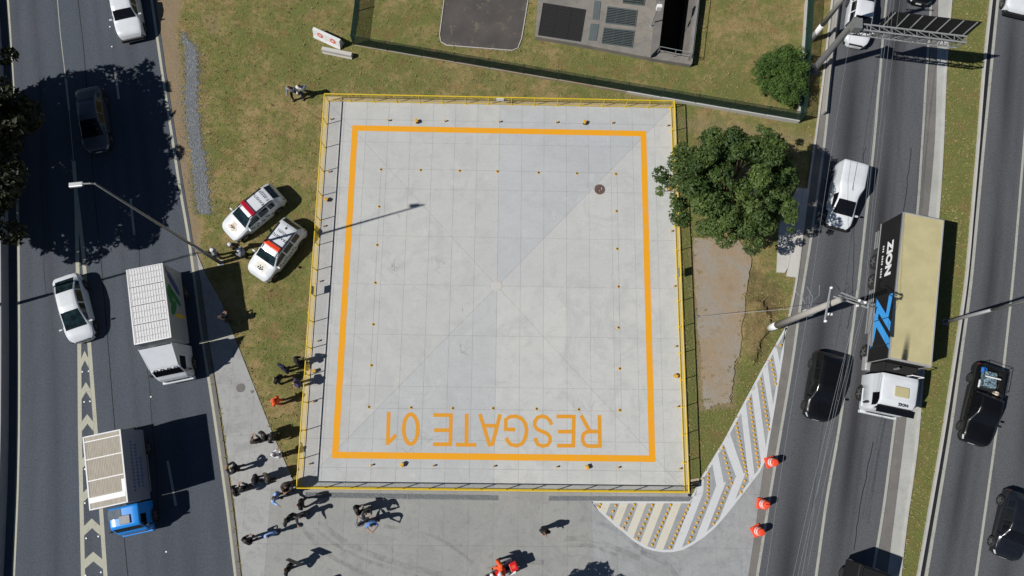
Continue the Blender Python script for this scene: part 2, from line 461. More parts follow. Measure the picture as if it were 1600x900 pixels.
# rubber scuffs on the apron: a thin worn film with ragged cover
t = NT('tyre_film')
tr = t.n('BsdfTransparent'); ms = t.n('MixShader')
t.put(ms.inputs[0], t.mr(t.math('ADD', t.noise(2.2, 4, 0.55), t.math('MULTIPLY', t.noise(0.5, 3), 0.6)), 0.60, 1.15, 0, 0.24))
t.out((0.09, 0.088, 0.085), 0.8); t.l(tr.outputs[0], ms.inputs[1]); t.l(t.b.outputs[0], ms.inputs[2]); t.l(ms.outputs[0], t.t.nodes['Material Output'].inputs[0])
MAT['tyre_film'] = t.m
# ------------------------------------------------------------------ survey lines (photograph pixels, brought to the ground with G)
EDGE_L = [(12, 0), (21, 140), (25, 250), (28, 330), (29, 450), (29.5, 560), (29, 675), (27, 770), (21, 900)]
BARR_L = [(-2, 0), (8, 140), (11, 250), (13, 330), (14, 450), (14.5, 560), (14, 675), (12, 770), (6, 900)]
EDGE_LR = [(237, 0), (243, 40), (250, 90), (265, 190), (271, 225), (280, 290), (295, 370), (303, 430), (316, 530), (326, 590), (338, 670), (345, 720), (355, 790), (368, 900)]
KERB_R1 = [(1301, 0), (1296, 40), (1285.5, 136), (1275, 218), (1266, 275), (1245, 442), (1236, 487), (1229, 513), (1223, 549), (1210, 631), (1198, 698), (1190, 750), (1180, 825), (1169, 900)]
LINE_R1 = [(1312, 0), (1302, 75), (1289, 220), (1267, 375), (1254, 450), (1237, 575), (1220, 673), (1205, 762), (1183, 900)]
LANE_R1 = [(1385, 0), (1379, 62), (1366, 222), (1341, 447), (1311, 673), (1292, 775), (1275, 900)]
EDGE_R1 = [(1455, 0), (1450, 75), (1441, 222), (1434, 330), (1400, 645), (1396, 675), (1380, 800), (1363, 900)]
GUT_R1 = [(1466, 0), (1461, 222), (1451, 330), (1417, 650), (1414, 675), (1400, 787), (1386, 900)]
MED_L = [(1485, 0), (1476, 112), (1472, 225), (1466, 325), (1437, 625), (1433, 687), (1426, 737), (1413, 825), (1405, 900)]
MED_R = [(1549, 0), (1537, 112), (1529, 222), (1510, 442), (1475, 672), (1455, 787), (1435, 900)]
LINE_R2 = [(1559, 0), (1537, 225), (1517, 446), (1485, 673), (1447, 900)]
LANE_R2 = [(1616, 0), (1600, 225), (1582, 446), (1557, 673), (1525, 900)]

def at_rows(line, rows, dx=0.0):
    xs = [p[0] for p in line]; ys = [p[1] for p in line]
    out = []
    for y in rows:
        if y < ys[0]: x = xs[0] + (y - ys[0]) * (xs[1] - xs[0]) / (ys[1] - ys[0])
        elif y > ys[-1]: x = xs[-1] + (y - ys[-1]) * (xs[-1] - xs[-2]) / (ys[-1] - ys[-2])
        else: x = float(np.interp(y, ys, xs))
        out.append((x + dx, y))
    return out

def smooth_line(p):
    q = [Vector(v) for v in p]
    for _ in range(4):
        q = [q[0]] + [(q[i - 1] + q[i] * 2 + q[i + 1]) / 4 for i in range(1, len(q) - 1)] + [q[-1]]
    return q

ROWS = list(range(-40, 961, 20))
def course(line, dx=0.0, far=140.0, rows=ROWS):
    """a line of the road as a world polyline, carried on straight beyond the frame"""
    p = smooth_line([G(x, y) for x, y in at_rows(line, rows, dx)])
    a = (p[0] - p[3]).normalized(); b = (p[-1] - p[-4]).normalized()
    return [p[0] + a * far] + p + [p[-1] + b * far]

def between(name, A, B, z, mat, nx=1, wear=None, kind='structure', parent=None):
    """sheet spanned between two courses; 'wear' attribute from a function of the share across"""
    vs, fs, w = [], [], []
    for a, b in zip(A, B):
        for i in range(nx + 1):
            s_ = i / nx; p = a.lerp(b, s_); vs.append((p.x, p.y, z)); w.append(wear(s_, p) if wear else 0.0)
    m = nx + 1
    for r_ in range(len(A) - 1):
        for i in range(nx): fs.append((r_ * m + i, (r_ + 1) * m + i, (r_ + 1) * m + i + 1, r_ * m + i + 1))
    me = mesh(name, vs, fs)
    if me.polygons and me.polygons[0].normal.z < 0: me.flip_normals()
    at = me.attributes.new('wear', 'FLOAT', 'POINT'); at.data.foreach_set('value', w)
    o = obj(name, me, MAT[mat], parent)
    if parent is None: tag(o, kind=kind)
    return o

def wall_along(name, A, off, w, z0, z1, mat, parent=None, batter=0.0):
    """solid strip of width w along a course (kerb, barrier); off moves it sideways"""
    vs, fs, n = [], [], len(A)
    for i, p in enumerate(A):
        d = (A[min(i + 1, n - 1)] - A[max(i - 1, 0)]); d = Vector((d.x, d.y)).normalized(); nn = Vector((-d.y, d.x))
        c = Vector((p.x, p.y)) + nn * off
        for s_, z, b in ((-1, z0, 0), (-1, z1, batter), (1, z1, batter), (1, z0, 0)):
            q = c + nn * s_ * (w / 2 - b); vs.append((q.x, q.y, z))
    for i in range(n - 1):
        for k in range(4): fs.append((i * 4 + k, i * 4 + (k + 1) % 4, (i + 1) * 4 + (k + 1) % 4, (i + 1) * 4 + k))
    fs += [(0, 3, 2, 1), tuple((n - 1) * 4 + k for k in range(4))]
    me = mesh(name, vs, fs); bmx = bmesh.new(); bmx.from_mesh(me); bmesh.ops.recalc_face_normals(bmx, faces=bmx.faces); bmx.to_mesh(me); bmx.free()
    return obj(name, me, MAT[mat], parent)

c_barl = course(BARR_L); c_ledge = course(EDGE_L); c_lr = course(EDGE_LR); c_lrx = course(EDGE_LR, 6)
c_k1 = course(KERB_R1); c_l1 = course(LINE_R1); c_ln1 = course(LANE_R1); c_e1 = course(EDGE_R1); c_g1 = course(GUT_R1)
c_ml = course(MED_L); c_mr = course(MED_R); c_l2 = course(LINE_R2); c_ln2 = course(LANE_R2)
c_far = course(LANE_R2, 230)

PAD_X, PAD_Y, PAD_Z = 12.16, 13.16, 0.15
PAD_S = 12.95        # the slab stops short on the lower side
RAIL_X, RAIL_Y, RAIL_H = 11.81, 12.80, 1.25

APRON_PX = [(306, 392), (322, 430), (345, 471), (364, 520), (400, 611), (430, 687), (461, 757)]
APRON_PX2 = [(1077, 784), (1097, 748), (1132, 690), (1194.5, 573), (1228, 513), (1223, 549), (1210, 631), (1198, 698), (1190, 750), (1180, 825), (1169, 900), (1140, 1060), (404, 1060), (379, 900), (367, 790), (357, 720), (350, 670), (337, 590), (326, 530), (314, 440)]
apron = [G(*p) for p in APRON_PX] + [Vector((-12.20, -12.80, 0)), Vector((-12.20, -12.96, 0)), Vector((12.20, -12.96, 0))] + [G(*p) for p in APRON_PX2]
DIRT_SLAB = []
_ds = GL([(1084, 372), (1150, 372), (1174, 404), (1166, 455), (1158, 520), (1155, 556), (1148, 566), (1145, 600), (1139, 632), (1123, 629), (1103, 641), (1098, 620), (1096, 570), (1090, 500), (1085, 430)])
for _i in range(len(_ds)):
    for _k in range(7): DIRT_SLAB.append(_ds[_i].lerp(_ds[(_i + 1) % len(_ds)], _k / 7) + Vector((random.uniform(-.07, .07), random.uniform(-.05, .05), 0)) * (0.3 if _k == 0 else 1))
PLATE = GL([(1245.5, 294), (1264, 295.5), (1244.5, 434), (1213, 426), (1217, 350)])
YARD = GL([(697, -60), (693, 0), (686, 55), (688, 66), (698, 72), (800, 80), (810, 76), (816, 60), (826, 0), (834, -60)])
GRAVEL_L = GL([(284, 48), (291, 58), (303, 72), (309, 86), (308, 112), (308, 150), (312, 200), (320, 250), (325, 290), (329, 332), (318, 336), (308, 328), (304, 290), (300, 240), (292, 200), (289, 150), (291, 110), (290, 80)])
TURF_STEP = GL([(1165, 470), (1178, 466), (1192, 470), (1203, 490), (1206, 512), (1190, 535), (1186, 552), (1180, 572), (1172, 570), (1165, 566), (1158, 562), (1157, 530)])

# ------------------------------------------------------------------ ground: one sheet, fine near the site, carried out to the horizon
gx = np.arange(-42, 46.01, 0.2); gy = np.arange(-26, 30.01, 0.2)
X, Y = np.meshgrid(gx, gy)
bare = np.zeros(X.shape); green = np.full(X.shape, 0.25); brown = np.zeros(X.shape); Z = np.zeros(X.shape)
def soft(poly, w): return np.clip(sdist(X, Y, poly) / w + 0.5, 0, 1)
verge = [G(*p) for p in at_rows(EDGE_LR, range(-60, 420, 30))] + GL([(322, 430), (316, 405), (312, 345), (302, 330), (296, 250), (288, 160), (283, 90), (276, 45), (283, 10), (290, -60)])
bare = np.maximum(bare, soft(verge, 0.9) * 1.0)
bare = np.maximum(bare, soft(GL([(1040, 165), (1290, 205), (1275, 240), (1060, 215)]), 2.0) * 0.55)
bare = np.maximum(bare, soft(GL([(1075, 380), (1180, 385), (1160, 520), (1150, 640), (1090, 645)]), 0.8) * 0.75)
bare = np.maximum(bare, soft(GL([(640, 80), (900, 135), (900, 150), (640, 140)]), 1.2) * 0.35)
bare = np.maximum(bare, soft(GL([(310, 20), (345, 15), (350, 60), (320, 60)]), 1.0) * 0.5)
bare = np.maximum(bare, soft(GL([(1170, 165), (1245, 180), (1240, 195), (1100, 175)]), 0.8) * 0.6)
green += soft(GL([(400, 0), (700, 0), (690, 120), (480, 135), (330, 90)]), 4) * 0.25
green += soft(GL([(826, 60), (1180, 100), (1240, 190), (830, 130)]), 3) * 0.25
green += soft(GL([(1062, 160), (1085, 160), (1095, 760), (1078, 760)]), 0.6) * 0.55
green += soft(GL([(1095, 650), (1150, 575), (1225, 515), (1130, 690), (1097, 750)]), 0.8) * 0.65
green += soft(GL([(440, 320), (500, 300), (480, 560), (440, 620), (410, 560)]), 2) * 0.3
green += soft([*c_ml[1:-1], *c_mr[1:-1][::-1]], 0.3) * 0.55
brown += soft(GL([(1160, 400), (1225, 440), (1230, 470), (1200, 560), (1175, 575), (1155, 560)]), 0.9) * 0.55
brown += soft(GL([(1186, 470), (1206, 465), (1212, 490), (1196, 490)]), 0.5) * 0.4
Z += 0.030 * (np.sin(X * 1.7 + 0.6 * np.sin(Y * 2.3)) * np.sin(Y * 1.9 + 0.8 * np.sin(X * 1.3)))
Z += np.clip(sdist(X, Y, TURF_STEP) / 0.15, 0, 1) * 0.26 + rng.normal(0, 0.006, X.shape)
PAVED = [[*c_barl, *c_lrx[::-1]], [*c_k1, *c_ml[::-1]], [*c_mr, *c_far[::-1]], apron, [(-PAD_X, -PAD_Y), (PAD_X, -PAD_Y), (PAD_X, PAD_Y), (-PAD_X, PAD_Y)], DIRT_SLAB, PLATE, YARD]
pav = np.full(X.shape, -1e9)
for p in PAVED + [GRAVEL_L]: pav = np.maximum(pav, sdist(X, Y, p))
k = np.clip(-pav / 0.6, 0, 1)
Z = Z * k - 0.012 * (1 - k)
Z = np.where((pav > 0.25) & (sdist(X, Y, GRAVEL_L) < 0), -0.06, Z)
ny_, nx_ = X.shape
vs = np.stack([X.ravel(), Y.ravel(), Z.ravel()], 1)
idx = np.arange(nx_ * ny_).reshape(ny_, nx_)
quads = np.stack([idx[:-1, :-1].ravel(), idx[:-1, 1:].ravel(), idx[1:, 1:].ravel(), idx[1:, :-1].ravel()], 1)
# open the sheet over the inspection pit
PIT = GL([(1036, -80), (1095, -80), (1074, 92), (1024, 84)])
ctr = vs[quads].mean(1)
quads = quads[~(sdist(ctr[:, 0], ctr[:, 1], [(p.x, p.y) for p in PIT]) > 0.02)]
FARD = 900.0
ring = [(-FARD, -FARD, -0.05), (FARD, -FARD, -0.05), (FARD, FARD, -0.05), (-FARD, FARD, -0.05)]
n0_ = len(vs); vs = np.vstack([vs, np.array(ring)])
cs = [idx[0, 0], idx[0, -1], idx[-1, -1], idx[-1, 0]]
faces = quads.tolist()
bottom, right, top, left = idx[0, :].tolist(), idx[:, -1].tolist(), idx[-1, ::-1].tolist(), idx[::-1, 0].tolist()
for i, e in enumerate((bottom, right, top, left)):
    a, b = n0_ + i, n0_ + (i + 1) % 4
    h = len(e) // 2
    faces += [(a, e[j + 1], e[j]) for j in range(h)] + [(a, b, e[h])] + [(b, e[j + 1], e[j]) for j in range(h, len(e) - 1)]
gme = bpy.data.meshes.new('ground'); gme.from_pydata(vs.tolist(), [], faces); gme.update()
ca = gme.color_attributes.new('soil', 'FLOAT_COLOR', 'POINT')
colr = np.zeros((len(vs), 4)); colr[:n0_, 0] = bare.ravel(); colr[:n0_, 1] = green.ravel(); colr[:n0_, 2] = brown.ravel(); colr[n0_:, 1] = 0.3; colr[:, 3] = 1
ca.data.foreach_set('color', colr.ravel())
tag(obj('ground', gme, MAT['turf']), kind='structure')

# short grass as real tufts over the turf that the photograph shows
NT_ = 52000
tx = rng.uniform(-38, 40, NT_ * 2); ty = rng.uniform(-19, 24, NT_ * 2)
tp = np.full(tx.shape, -1e9)
for p in PAVED:
    if p is DIRT_SLAB: tp = np.maximum(tp, sdist(tx, ty, p) - rng.exponential(0.22, tx.shape))
    else: tp = np.maximum(tp, sdist(tx, ty, p))
tb = np.maximum(sdist(tx, ty, verge), sdist(tx, ty, [(p.x, p.y) for p in GL([(834, 62), (1016, 96), (1075, 110), (1095, -60), (838, -60)])]))
tb = np.maximum(tb, sdist(tx, ty, GRAVEL_L))
ok = (tp < -0.01) & (tb < -0.05) & (tx > -34)
tx, ty = tx[ok][:NT_], ty[ok][:NT_]; n = len(tx)
zi = Z[np.clip(((ty + 26) / 0.2).round().astype(int), 0, ny_ - 1), np.clip(((tx + 42) / 0.2).round().astype(int), 0, nx_ - 1)]
zi = np.where(in_poly(tx, ty, DIRT_SLAB), 0.08, zi)
V_, F_ = [], []
for b in range(3):
    ang = rng.uniform(0, 2 * np.pi, n); hgt = rng.uniform(0.03, 0.10, n); wd = rng.uniform(0.012, 0.03, n); ln = rng.uniform(0.03, 0.10, n)
    ox = tx + rng.normal(0, 0.05, n); oy = ty + rng.normal(0, 0.05, n)
    cx, cy = np.cos(ang), np.sin(ang)
    V_ += [np.stack([ox - cy * wd, oy + cx * wd, zi - 0.01], 1), np.stack([ox + cy * wd, oy - cx * wd, zi - 0.01], 1), np.stack([ox + cx * ln, oy + cy * ln, zi + hgt], 1)]
F_ = [np.stack([np.arange(n) + (3 * b + k) * n for k in range(3)], 1) for b in range(3)]
# coarser weeds, thickest along the pavement edges
edge = np.abs(tp[ok][:NT_]); pick = rng.random(n) < np.where(edge < 0.25, 0.30, 0.025); wx, wy, wz = tx[pick], ty[pick], zi[pick]; nw = len(wx); o_ = 9 * n
for b in range(7):
    ang = rng.uniform(0, 2 * np.pi, nw); hgt = rng.uniform(0.05, 0.16, nw); wd = rng.uniform(0.015, 0.04, nw); ln = rng.uniform(0.06, 0.17, nw); cx, cy = np.cos(ang), np.sin(ang)
    V_ += [np.stack([wx - cy * wd, wy + cx * wd, wz], 1), np.stack([wx + cy * wd, wy - cx * wd, wz], 1), np.stack([wx + cx * ln, wy + cy * ln, wz + hgt], 1)]
    F_.append(np.stack([np.arange(nw) + o_ + (3 * b + k) * nw for k in range(3)], 1))
allv = np.concatenate(V_)
grass = bpy.data.meshes.new('grass'); grass.from_pydata(allv.tolist(), [], np.concatenate(F_).tolist()); grass.update()
tag(obj('grass', grass, MAT['grass_blade']), 'short dry olive grass covering the lawns and the median', 'grass', kind='stuff')

# ------------------------------------------------------------------ roads
def bumps(*cw):
    def f(s_, p): return min(1.0, sum(a * math.exp(-((s_ - c) / w) ** 2) for c, w, a in cw) * (0.75 + 0.25 * math.sin(p.y * 0.21 + p.x)))
    return f
road_left = between('left_road', c_barl, c_lrx, 0.010, 'asphalt_left', 36, bumps((0.10, 0.02, 0.25), (0.22, 0.03, 0.40), (0.36, 0.02, 0.35), (0.50, 0.03, 0.2), (0.62, 0.015, 0.35), (0.70, 0.03, 0.25), (0.80, 0.04, 0.40), (0.93, 0.03, 0.25)))
road_mid = between('middle_road', c_k1, c_g1, 0.010, 'asphalt', 40, bumps((0.27, 0.060, 0.85), (0.20, 0.03, 0.2), (0.35, 0.03, 0.2), (0.62, 0.055, 0.95), (0.70, 0.02, 0.35), (0.52, 0.02, 0.2)))
road_right = between('right_road', c_mr, c_far, 0.010, 'asphalt', 40, bumps((0.13, 0.035, 0.8), (0.20, 0.02, 0.3), (0.42, 0.05, 0.6), (0.72, 0.05, 0.6)))
def line(name, c, w, z, mat, parent): return MB().ribbon(c, w, z).build(name, MAT[mat], parent)
line('edge_line', c_ledge, 0.20, 0.015, 'line_cream', road_left)
line('edge_line', c_lr, 0.17, 0.015, 'line_cream', road_left)
def sub(line_, y0, y1, dx=0.0, step=10): return smooth_line([G(x, y) for x, y in at_rows(line_, list(range(int(y0), int(y1) + 1, step)), dx)])
GORE_A = [(90, 0), (94, 50), (103, 125), (108, 170), (115, 250), (119, 300), (121, 400), (124, 530), (125, 675), (130, 900)]
GORE_B = [(119, 300), (124, 340), (131, 400), (139, 530), (150, 675), (165, 900)]
line('lane_line', sub(GORE_A, -40, 122), 0.05, 0.015, 'line_white', road_left)
line('lane_line', sub(GORE_A, 122, 172), 0.13, 0.015, 'line_white', road_left)
line('lane_line', sub(GORE_A, 172, 252), 0.05, 0.015, 'line_white', road_left)
line('gore_line', sub(GORE_A, 252, 1000), 0.24, 0.015, 'line_cream', road_left)
line('gore_line', sub(GORE_B, 302, 1000), 0.24, 0.0152, 'line_cream', road_left)
for y in (548, 597, 647, 705, 758, 810, 862, 916, 970):
    a, b = at_rows(GORE_A, [y + 12], 3)[0], at_rows(GORE_B, [y + 12], -3)[0]; m = ((a[0] + b[0]) / 2 - 0.5, y); h = 15
    MB().flat([G(*a), G(m[0], m[1]), G(*b), G(b[0] + 0.5, b[1] + h), G(m[0] + 0.5, m[1] + h), G(a[0], a[1] + h)], 0.0146).build('chevron', MAT['line_cream'], road_left)
for a, b in (((179, 105), (186, 155)), ((204, 311), (210, 367)), ((157, -60), (163, -20)), ((262, 720), (275, 790))):
    MB().ribbon(GL([a, b]), 0.15, 0.015).build('dash', MAT['line_white'], road_left)
SEAM = [(122, 0), (131, 75), (147, 300), (158, 405), (166, 500), (180, 675), (195, 850), (200, 900)]
line('seam', sub(SEAM, -40, 960), 0.045, 0.0135, 'under', road_left)
for i, (x, y) in enumerate([(172, 42), (175, 73), (236, 620), (129, 581), (139, 580), (132, 628), (141, 627), (133, 733), (133, 786), (135, 841), (154, 838), (158, 894), (134, 899), (260, 862), (92, 162)]):
    o = MB().bbox((0, 0, 0.02), (0.10, 0.09, 0.03), 0.01).build('cat_eye', MAT['white_plastic'], None, loc=G(x, y, 0.008))
    tag(o, 'small white reflective stud set in the left road', 'road stud', 'white cat eyes on the left road')
line('edge_line', c_l1, 0.17, 0.015, 'line_white', road_mid)
line('lane_line', c_ln1, 0.17, 0.015, 'line_white', road_mid)
line('edge_line', c_e1, 0.17, 0.015, 'line_white', road_mid)
between('shoulder', c_k1, course(LINE_R1, -2), 0.0125, 'shoulder_grey', parent=road_mid)
between('shoulder', course(EDGE_R1, 3), c_g1, 0.0128, 'shoulder_grey', parent=road_mid)
g_ = between('gutter', c_g1, course(MED_L, -1), 0.022, 'gutter_concrete'); g_.color = (1, 1, 1, 1)
for c, n_ in ((course(MED_L, 0.5), 'kerb'), (course(MED_R, -1.5), 'kerb')):
    o = wall_along(n_, c, 0.0, 0.13, -0.05, 0.18 if c[5].x > c_ml[5].x + 1 else 0.10, 'kerb_concrete'); tag(o, kind='structure')
o = wall_along('kerb', course(KERB_R1, -1.0, rows=list(range(-40, 513, 12)), far=60)[:-1], 0.0, 0.12, -0.05, 0.09, 'kerb_concrete'); tag(o, kind='structure')
line('edge_line', c_l2, 0.20, 0.015, 'line_white', road_right)
line('kerb_shadow_strip', course(MED_R, 5.0), 0.24, 0.0145, 'kerb_shadow_black', road_right)  # flat black strip paints the kerb's cast shadow onto the road
line('lane_line', c_ln2, 0.16, 0.015, 'line_white', road_right)
# tar-filled cracks, irregular
def crack(parent, pts, w, seed):
    r_ = random.Random(seed); q = []
    for (a, b) in zip(pts[:-1], pts[1:]):
        for i in range(8):
            s_ = i / 8; q.append(G(a[0] + (b[0] - a[0]) * s_ + r_.uniform(-1.2, 1.2), a[1] + (b[1] - a[1]) * s_ + r_.uniform(-1, 1)))
    MB().ribbon(q, w, 0.0132).build('crack', MAT['under'], parent)
crack(road_mid, [(1424, 230), (1412, 330), (1410, 420)], 0.05, 1)
crack(road_mid, [(1352, 230), (1336, 330), (1332, 470), (1322, 520)], 0.04, 2)
crack(road_mid, [(1365, 690), (1345, 780), (1332, 870)], 0.05, 3)
crack(road_left, [(217, 380), (228, 540), (240, 690), (250, 830)], 0.03, 4)
crack(road_left, [(62, 120), (66, 300), (72, 480)], 0.025, 5)

# concrete barrier along the far left, low barrier by the gantry
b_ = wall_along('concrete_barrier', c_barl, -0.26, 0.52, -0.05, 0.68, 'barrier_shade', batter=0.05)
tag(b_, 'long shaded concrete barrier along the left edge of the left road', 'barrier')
GB = [(1303, 0), (1297, 50), (1287, 130), (1282, 181)]
gb = wall_along('crash_barrier', course(GB, 2.0, far=30, rows=list(range(-40, 182, 10)))[:-1], 0.0, 0.13, 0.0, 0.62, 'pole_concrete')
tag(gb, 'low grey crash barrier beside the gantry post and the kerb', 'barrier')

# ------------------------------------------------------------------ apron of cast slabs below the helipad
apron_o = MB().flat([(p.x, p.y) for p in apron], 0.014).build('apron', MAT['joint_dark'])
tag(apron_o, kind='structure')
cw, chh = PAD_X / 8, PAD_Y * 2 / 8
ap2 = [(p.x, p.y) for p in apron]
for i in range(-14, 14):
    for j in range(-9, 9):
        x0, x1 = i * cw + 0.003, (i + 1) * cw - 0.003; y0 = -12.962 - 3.2 * (j + 1) + 0.003; y1 = -12.962 - 3.2 * j - 0.003
        q = clip_poly(ap2, 1, 0, x1)
        for a, b, c in ((-1, 0, -x0), (0, 1, y1), (0, -1, -y0)):
            if q: q = clip_poly(q, a, b, c)
        if len(q) < 3 or abs(area(q)) < 0.05: continue
        o = MB().prism(q, 0.0, 0.030).build('slab', MAT['apron_concrete'], apron_o)
        cxm = (x0 + x1) / 2; s_ = random.uniform(0.985, 1.015)
        if cxm > 6 and y1 > -19: o.color = (1.10 * s_, 1.13 * s_, 1.17 * s_, 1)
        elif cxm < -14: o.color = (1.22 * s_, 1.22 * s_, 1.22 * s_, 1)
        elif j >= 0: o.color = (1.04 * s_, 1.04 * s_, 1.02 * s_, 1)
        else: o.color = (1.18 * s_, 1.18 * s_, 1.18 * s_, 1)
line('gutter_strip', sub(EDGE_LR, 400, 1000, 5.5), 0.26, 0.0342, 'shoulder_grey', apron_o)
MARKS = [[(482, 815), (520, 848), (575, 876), (625, 892), (660, 905)], [(470, 822), (505, 860), (560, 892), (600, 908)],
         [(500, 815), (545, 850), (620, 880), (690, 898)], [(600, 822), (660, 832), (700, 850), (740, 880)],
         [(905, 812), (950, 822), (985, 846), (1010, 865)], [(880, 842), (920, 842), (960, 856), (1000, 872)],
         [(880, 852), (925, 853), (965, 868)], 
         [(760, 890), (800, 880), (850, 878)], [(1000, 862), (1040, 880), (1060, 905)]]
for i, m in enumerate(MARKS):
    P_ = [Vector(p) for p in m]; q = []
    for a in range(len(P_) - 1):
        p0, p1, p2, p3 = P_[max(a - 1, 0)], P_[a], P_[a + 1], P_[min(a + 2, len(P_) - 1)]
        for s in range(6):
            t_ = s / 6; q.append(0.5 * ((2 * p1) + (p2 - p0) * t_ + (2 * p0 - 5 * p1 + 4 * p2 - p3) * t_ ** 2 + (3 * p1 - p0 - 3 * p2 + p3) * t_ ** 3))
    q.append(P_[-1])
    MB().ribbon([G(x, y) for x, y in q], 0.20 + 0.06 * (i % 3), 0.0345 + 0.0006 * i).build('tyre_mark', MAT['tyre_film'], apron_o)
for i, (x, y, r_) in enumerate([(376, 606, 0.28), (394, 612, 0.10)]):
    MB().lathe([(r_, 0), (r_, 0.012)], 24).build('cover_disc', MAT['shoulder_grey'], apron_o, loc=G(x, y, 0.030))
MB().ribbon(GL([(312, 535), (330, 532), (364, 522)]), 0.16, 0.0350).build('cross_line', MAT['line_cream'], apron_o)

# ------------------------------------------------------------------ hatched island
HB = [(925, 784.5), (1077, 784.5), (1098, 746), (1132, 690), (1148, 660), (1194.5, 573), (1228.5, 512), (1223, 549), (1210, 631), (1199, 695), (1196, 715), (1185, 737), (1162, 767), (1132, 805), (1115, 824), (1100, 837), (1082, 849), (1067, 857), (1052, 860.5), (1037, 861), (1020, 858.5), (1007, 854), (990, 843), (975, 830), (962, 820), (950, 809), (937, 797)]
def hatch(poly, cream):
    for a, b, c in (): pass
    if len(poly) >= 3 and abs(area(poly)) > 1:
        MB().flat([G(*p, 0.0345) for p in poly], 0.0342).build('hatch_stripe', MAT['hatch_cream' if cream else 'hatch_white'], apron_o)
for k_, x0 in enumerate((941, 969, 998, 1025, 1052, 1080, 1109, 1134)):
    sl = 0.39; q = clip_poly(HB, -1, -sl, -(x0 + sl * 785)); q = clip_poly(q, 1, sl, x0 + 13 + sl * 785)
    if k_ >= 5: q = clip_poly(q, -0.455, -1, -(771 + 0.455 * 1094))
    q = [p for p in q if True]
    hatch(q, k_ < 5)
for q in ([(1090, 757), (1100, 742), (1099, 769), (1088, 774)], [(1113, 725), (1121.6, 708), (1131, 754), (1119.4, 759.6)], [(1130, 692), (1140, 676), (1162, 740), (1150.4, 745.4)],
          [(1158, 644), (1165.5, 631), (1179, 742), (1170.5, 755)], [(1174.4, 613), (1183, 598), (1197.6, 706), (1190, 729)], [(1192, 582), (1199, 568), (1209, 638), (1204.5, 658)], [(1208, 553), (1213.5, 542), (1219.5, 571), (1215.5, 592)]):
    hatch(q, False)
MB().ribbon(GL(HB, 0.035), 0.15, 0.0356, closed=True).build('hatch_outline', MAT['hatch_white'], apron_o)
STUDS = [[(938, 788), (936, 792.5)], [(962, 790), (954, 808), 3], [(991, 788), (974, 825), 6], [(1019, 789), (996, 841), 8], [(1048, 789), (1019, 851), 10], [(1076.4, 790), (1047, 855), 11],
         [(1106.4, 741), (1106, 778), 7], [(1103, 785.6), (1076, 847), 9], [(1129, 700), (1143, 755), 8], [(1137, 762), (1115, 818), 8], [(1150, 662), (1167, 743), 13], [(1164, 751), (1158, 769), 3],
         [(1171, 624), (1185, 729), 16], [(1188, 593), (1201, 671), 12], [(1204.4, 563), (1212, 600), 6], [(1220, 539.5), (1220, 539.5), 1]]
stud_me = MB().lathe([(0.085, 0), (0.085, 0.015), (0.07, 0.05), (0.035, 0.07), (0.0, 0.075)], 10).me('road_stud')
for r_ in STUDS:
    n_ = r_[2] if len(r_) > 2 else 2; a, b = r_[0], r_[1]
    for i in range(n_):
        s_ = i / max(1, n_ - 1); p = G(a[0] + (b[0] - a[0]) * s_, a[1] + (b[1] - a[1]) * s_, 0.034)
        o = obj('road_stud', stud_me, MAT['yellow_plastic'], None, p, (0, 0, random.uniform(0, 6)), True)
        tag(o, 'domed yellow road stud in a row between the white hatching stripes', 'road stud', 'yellow studs of the hatched island')

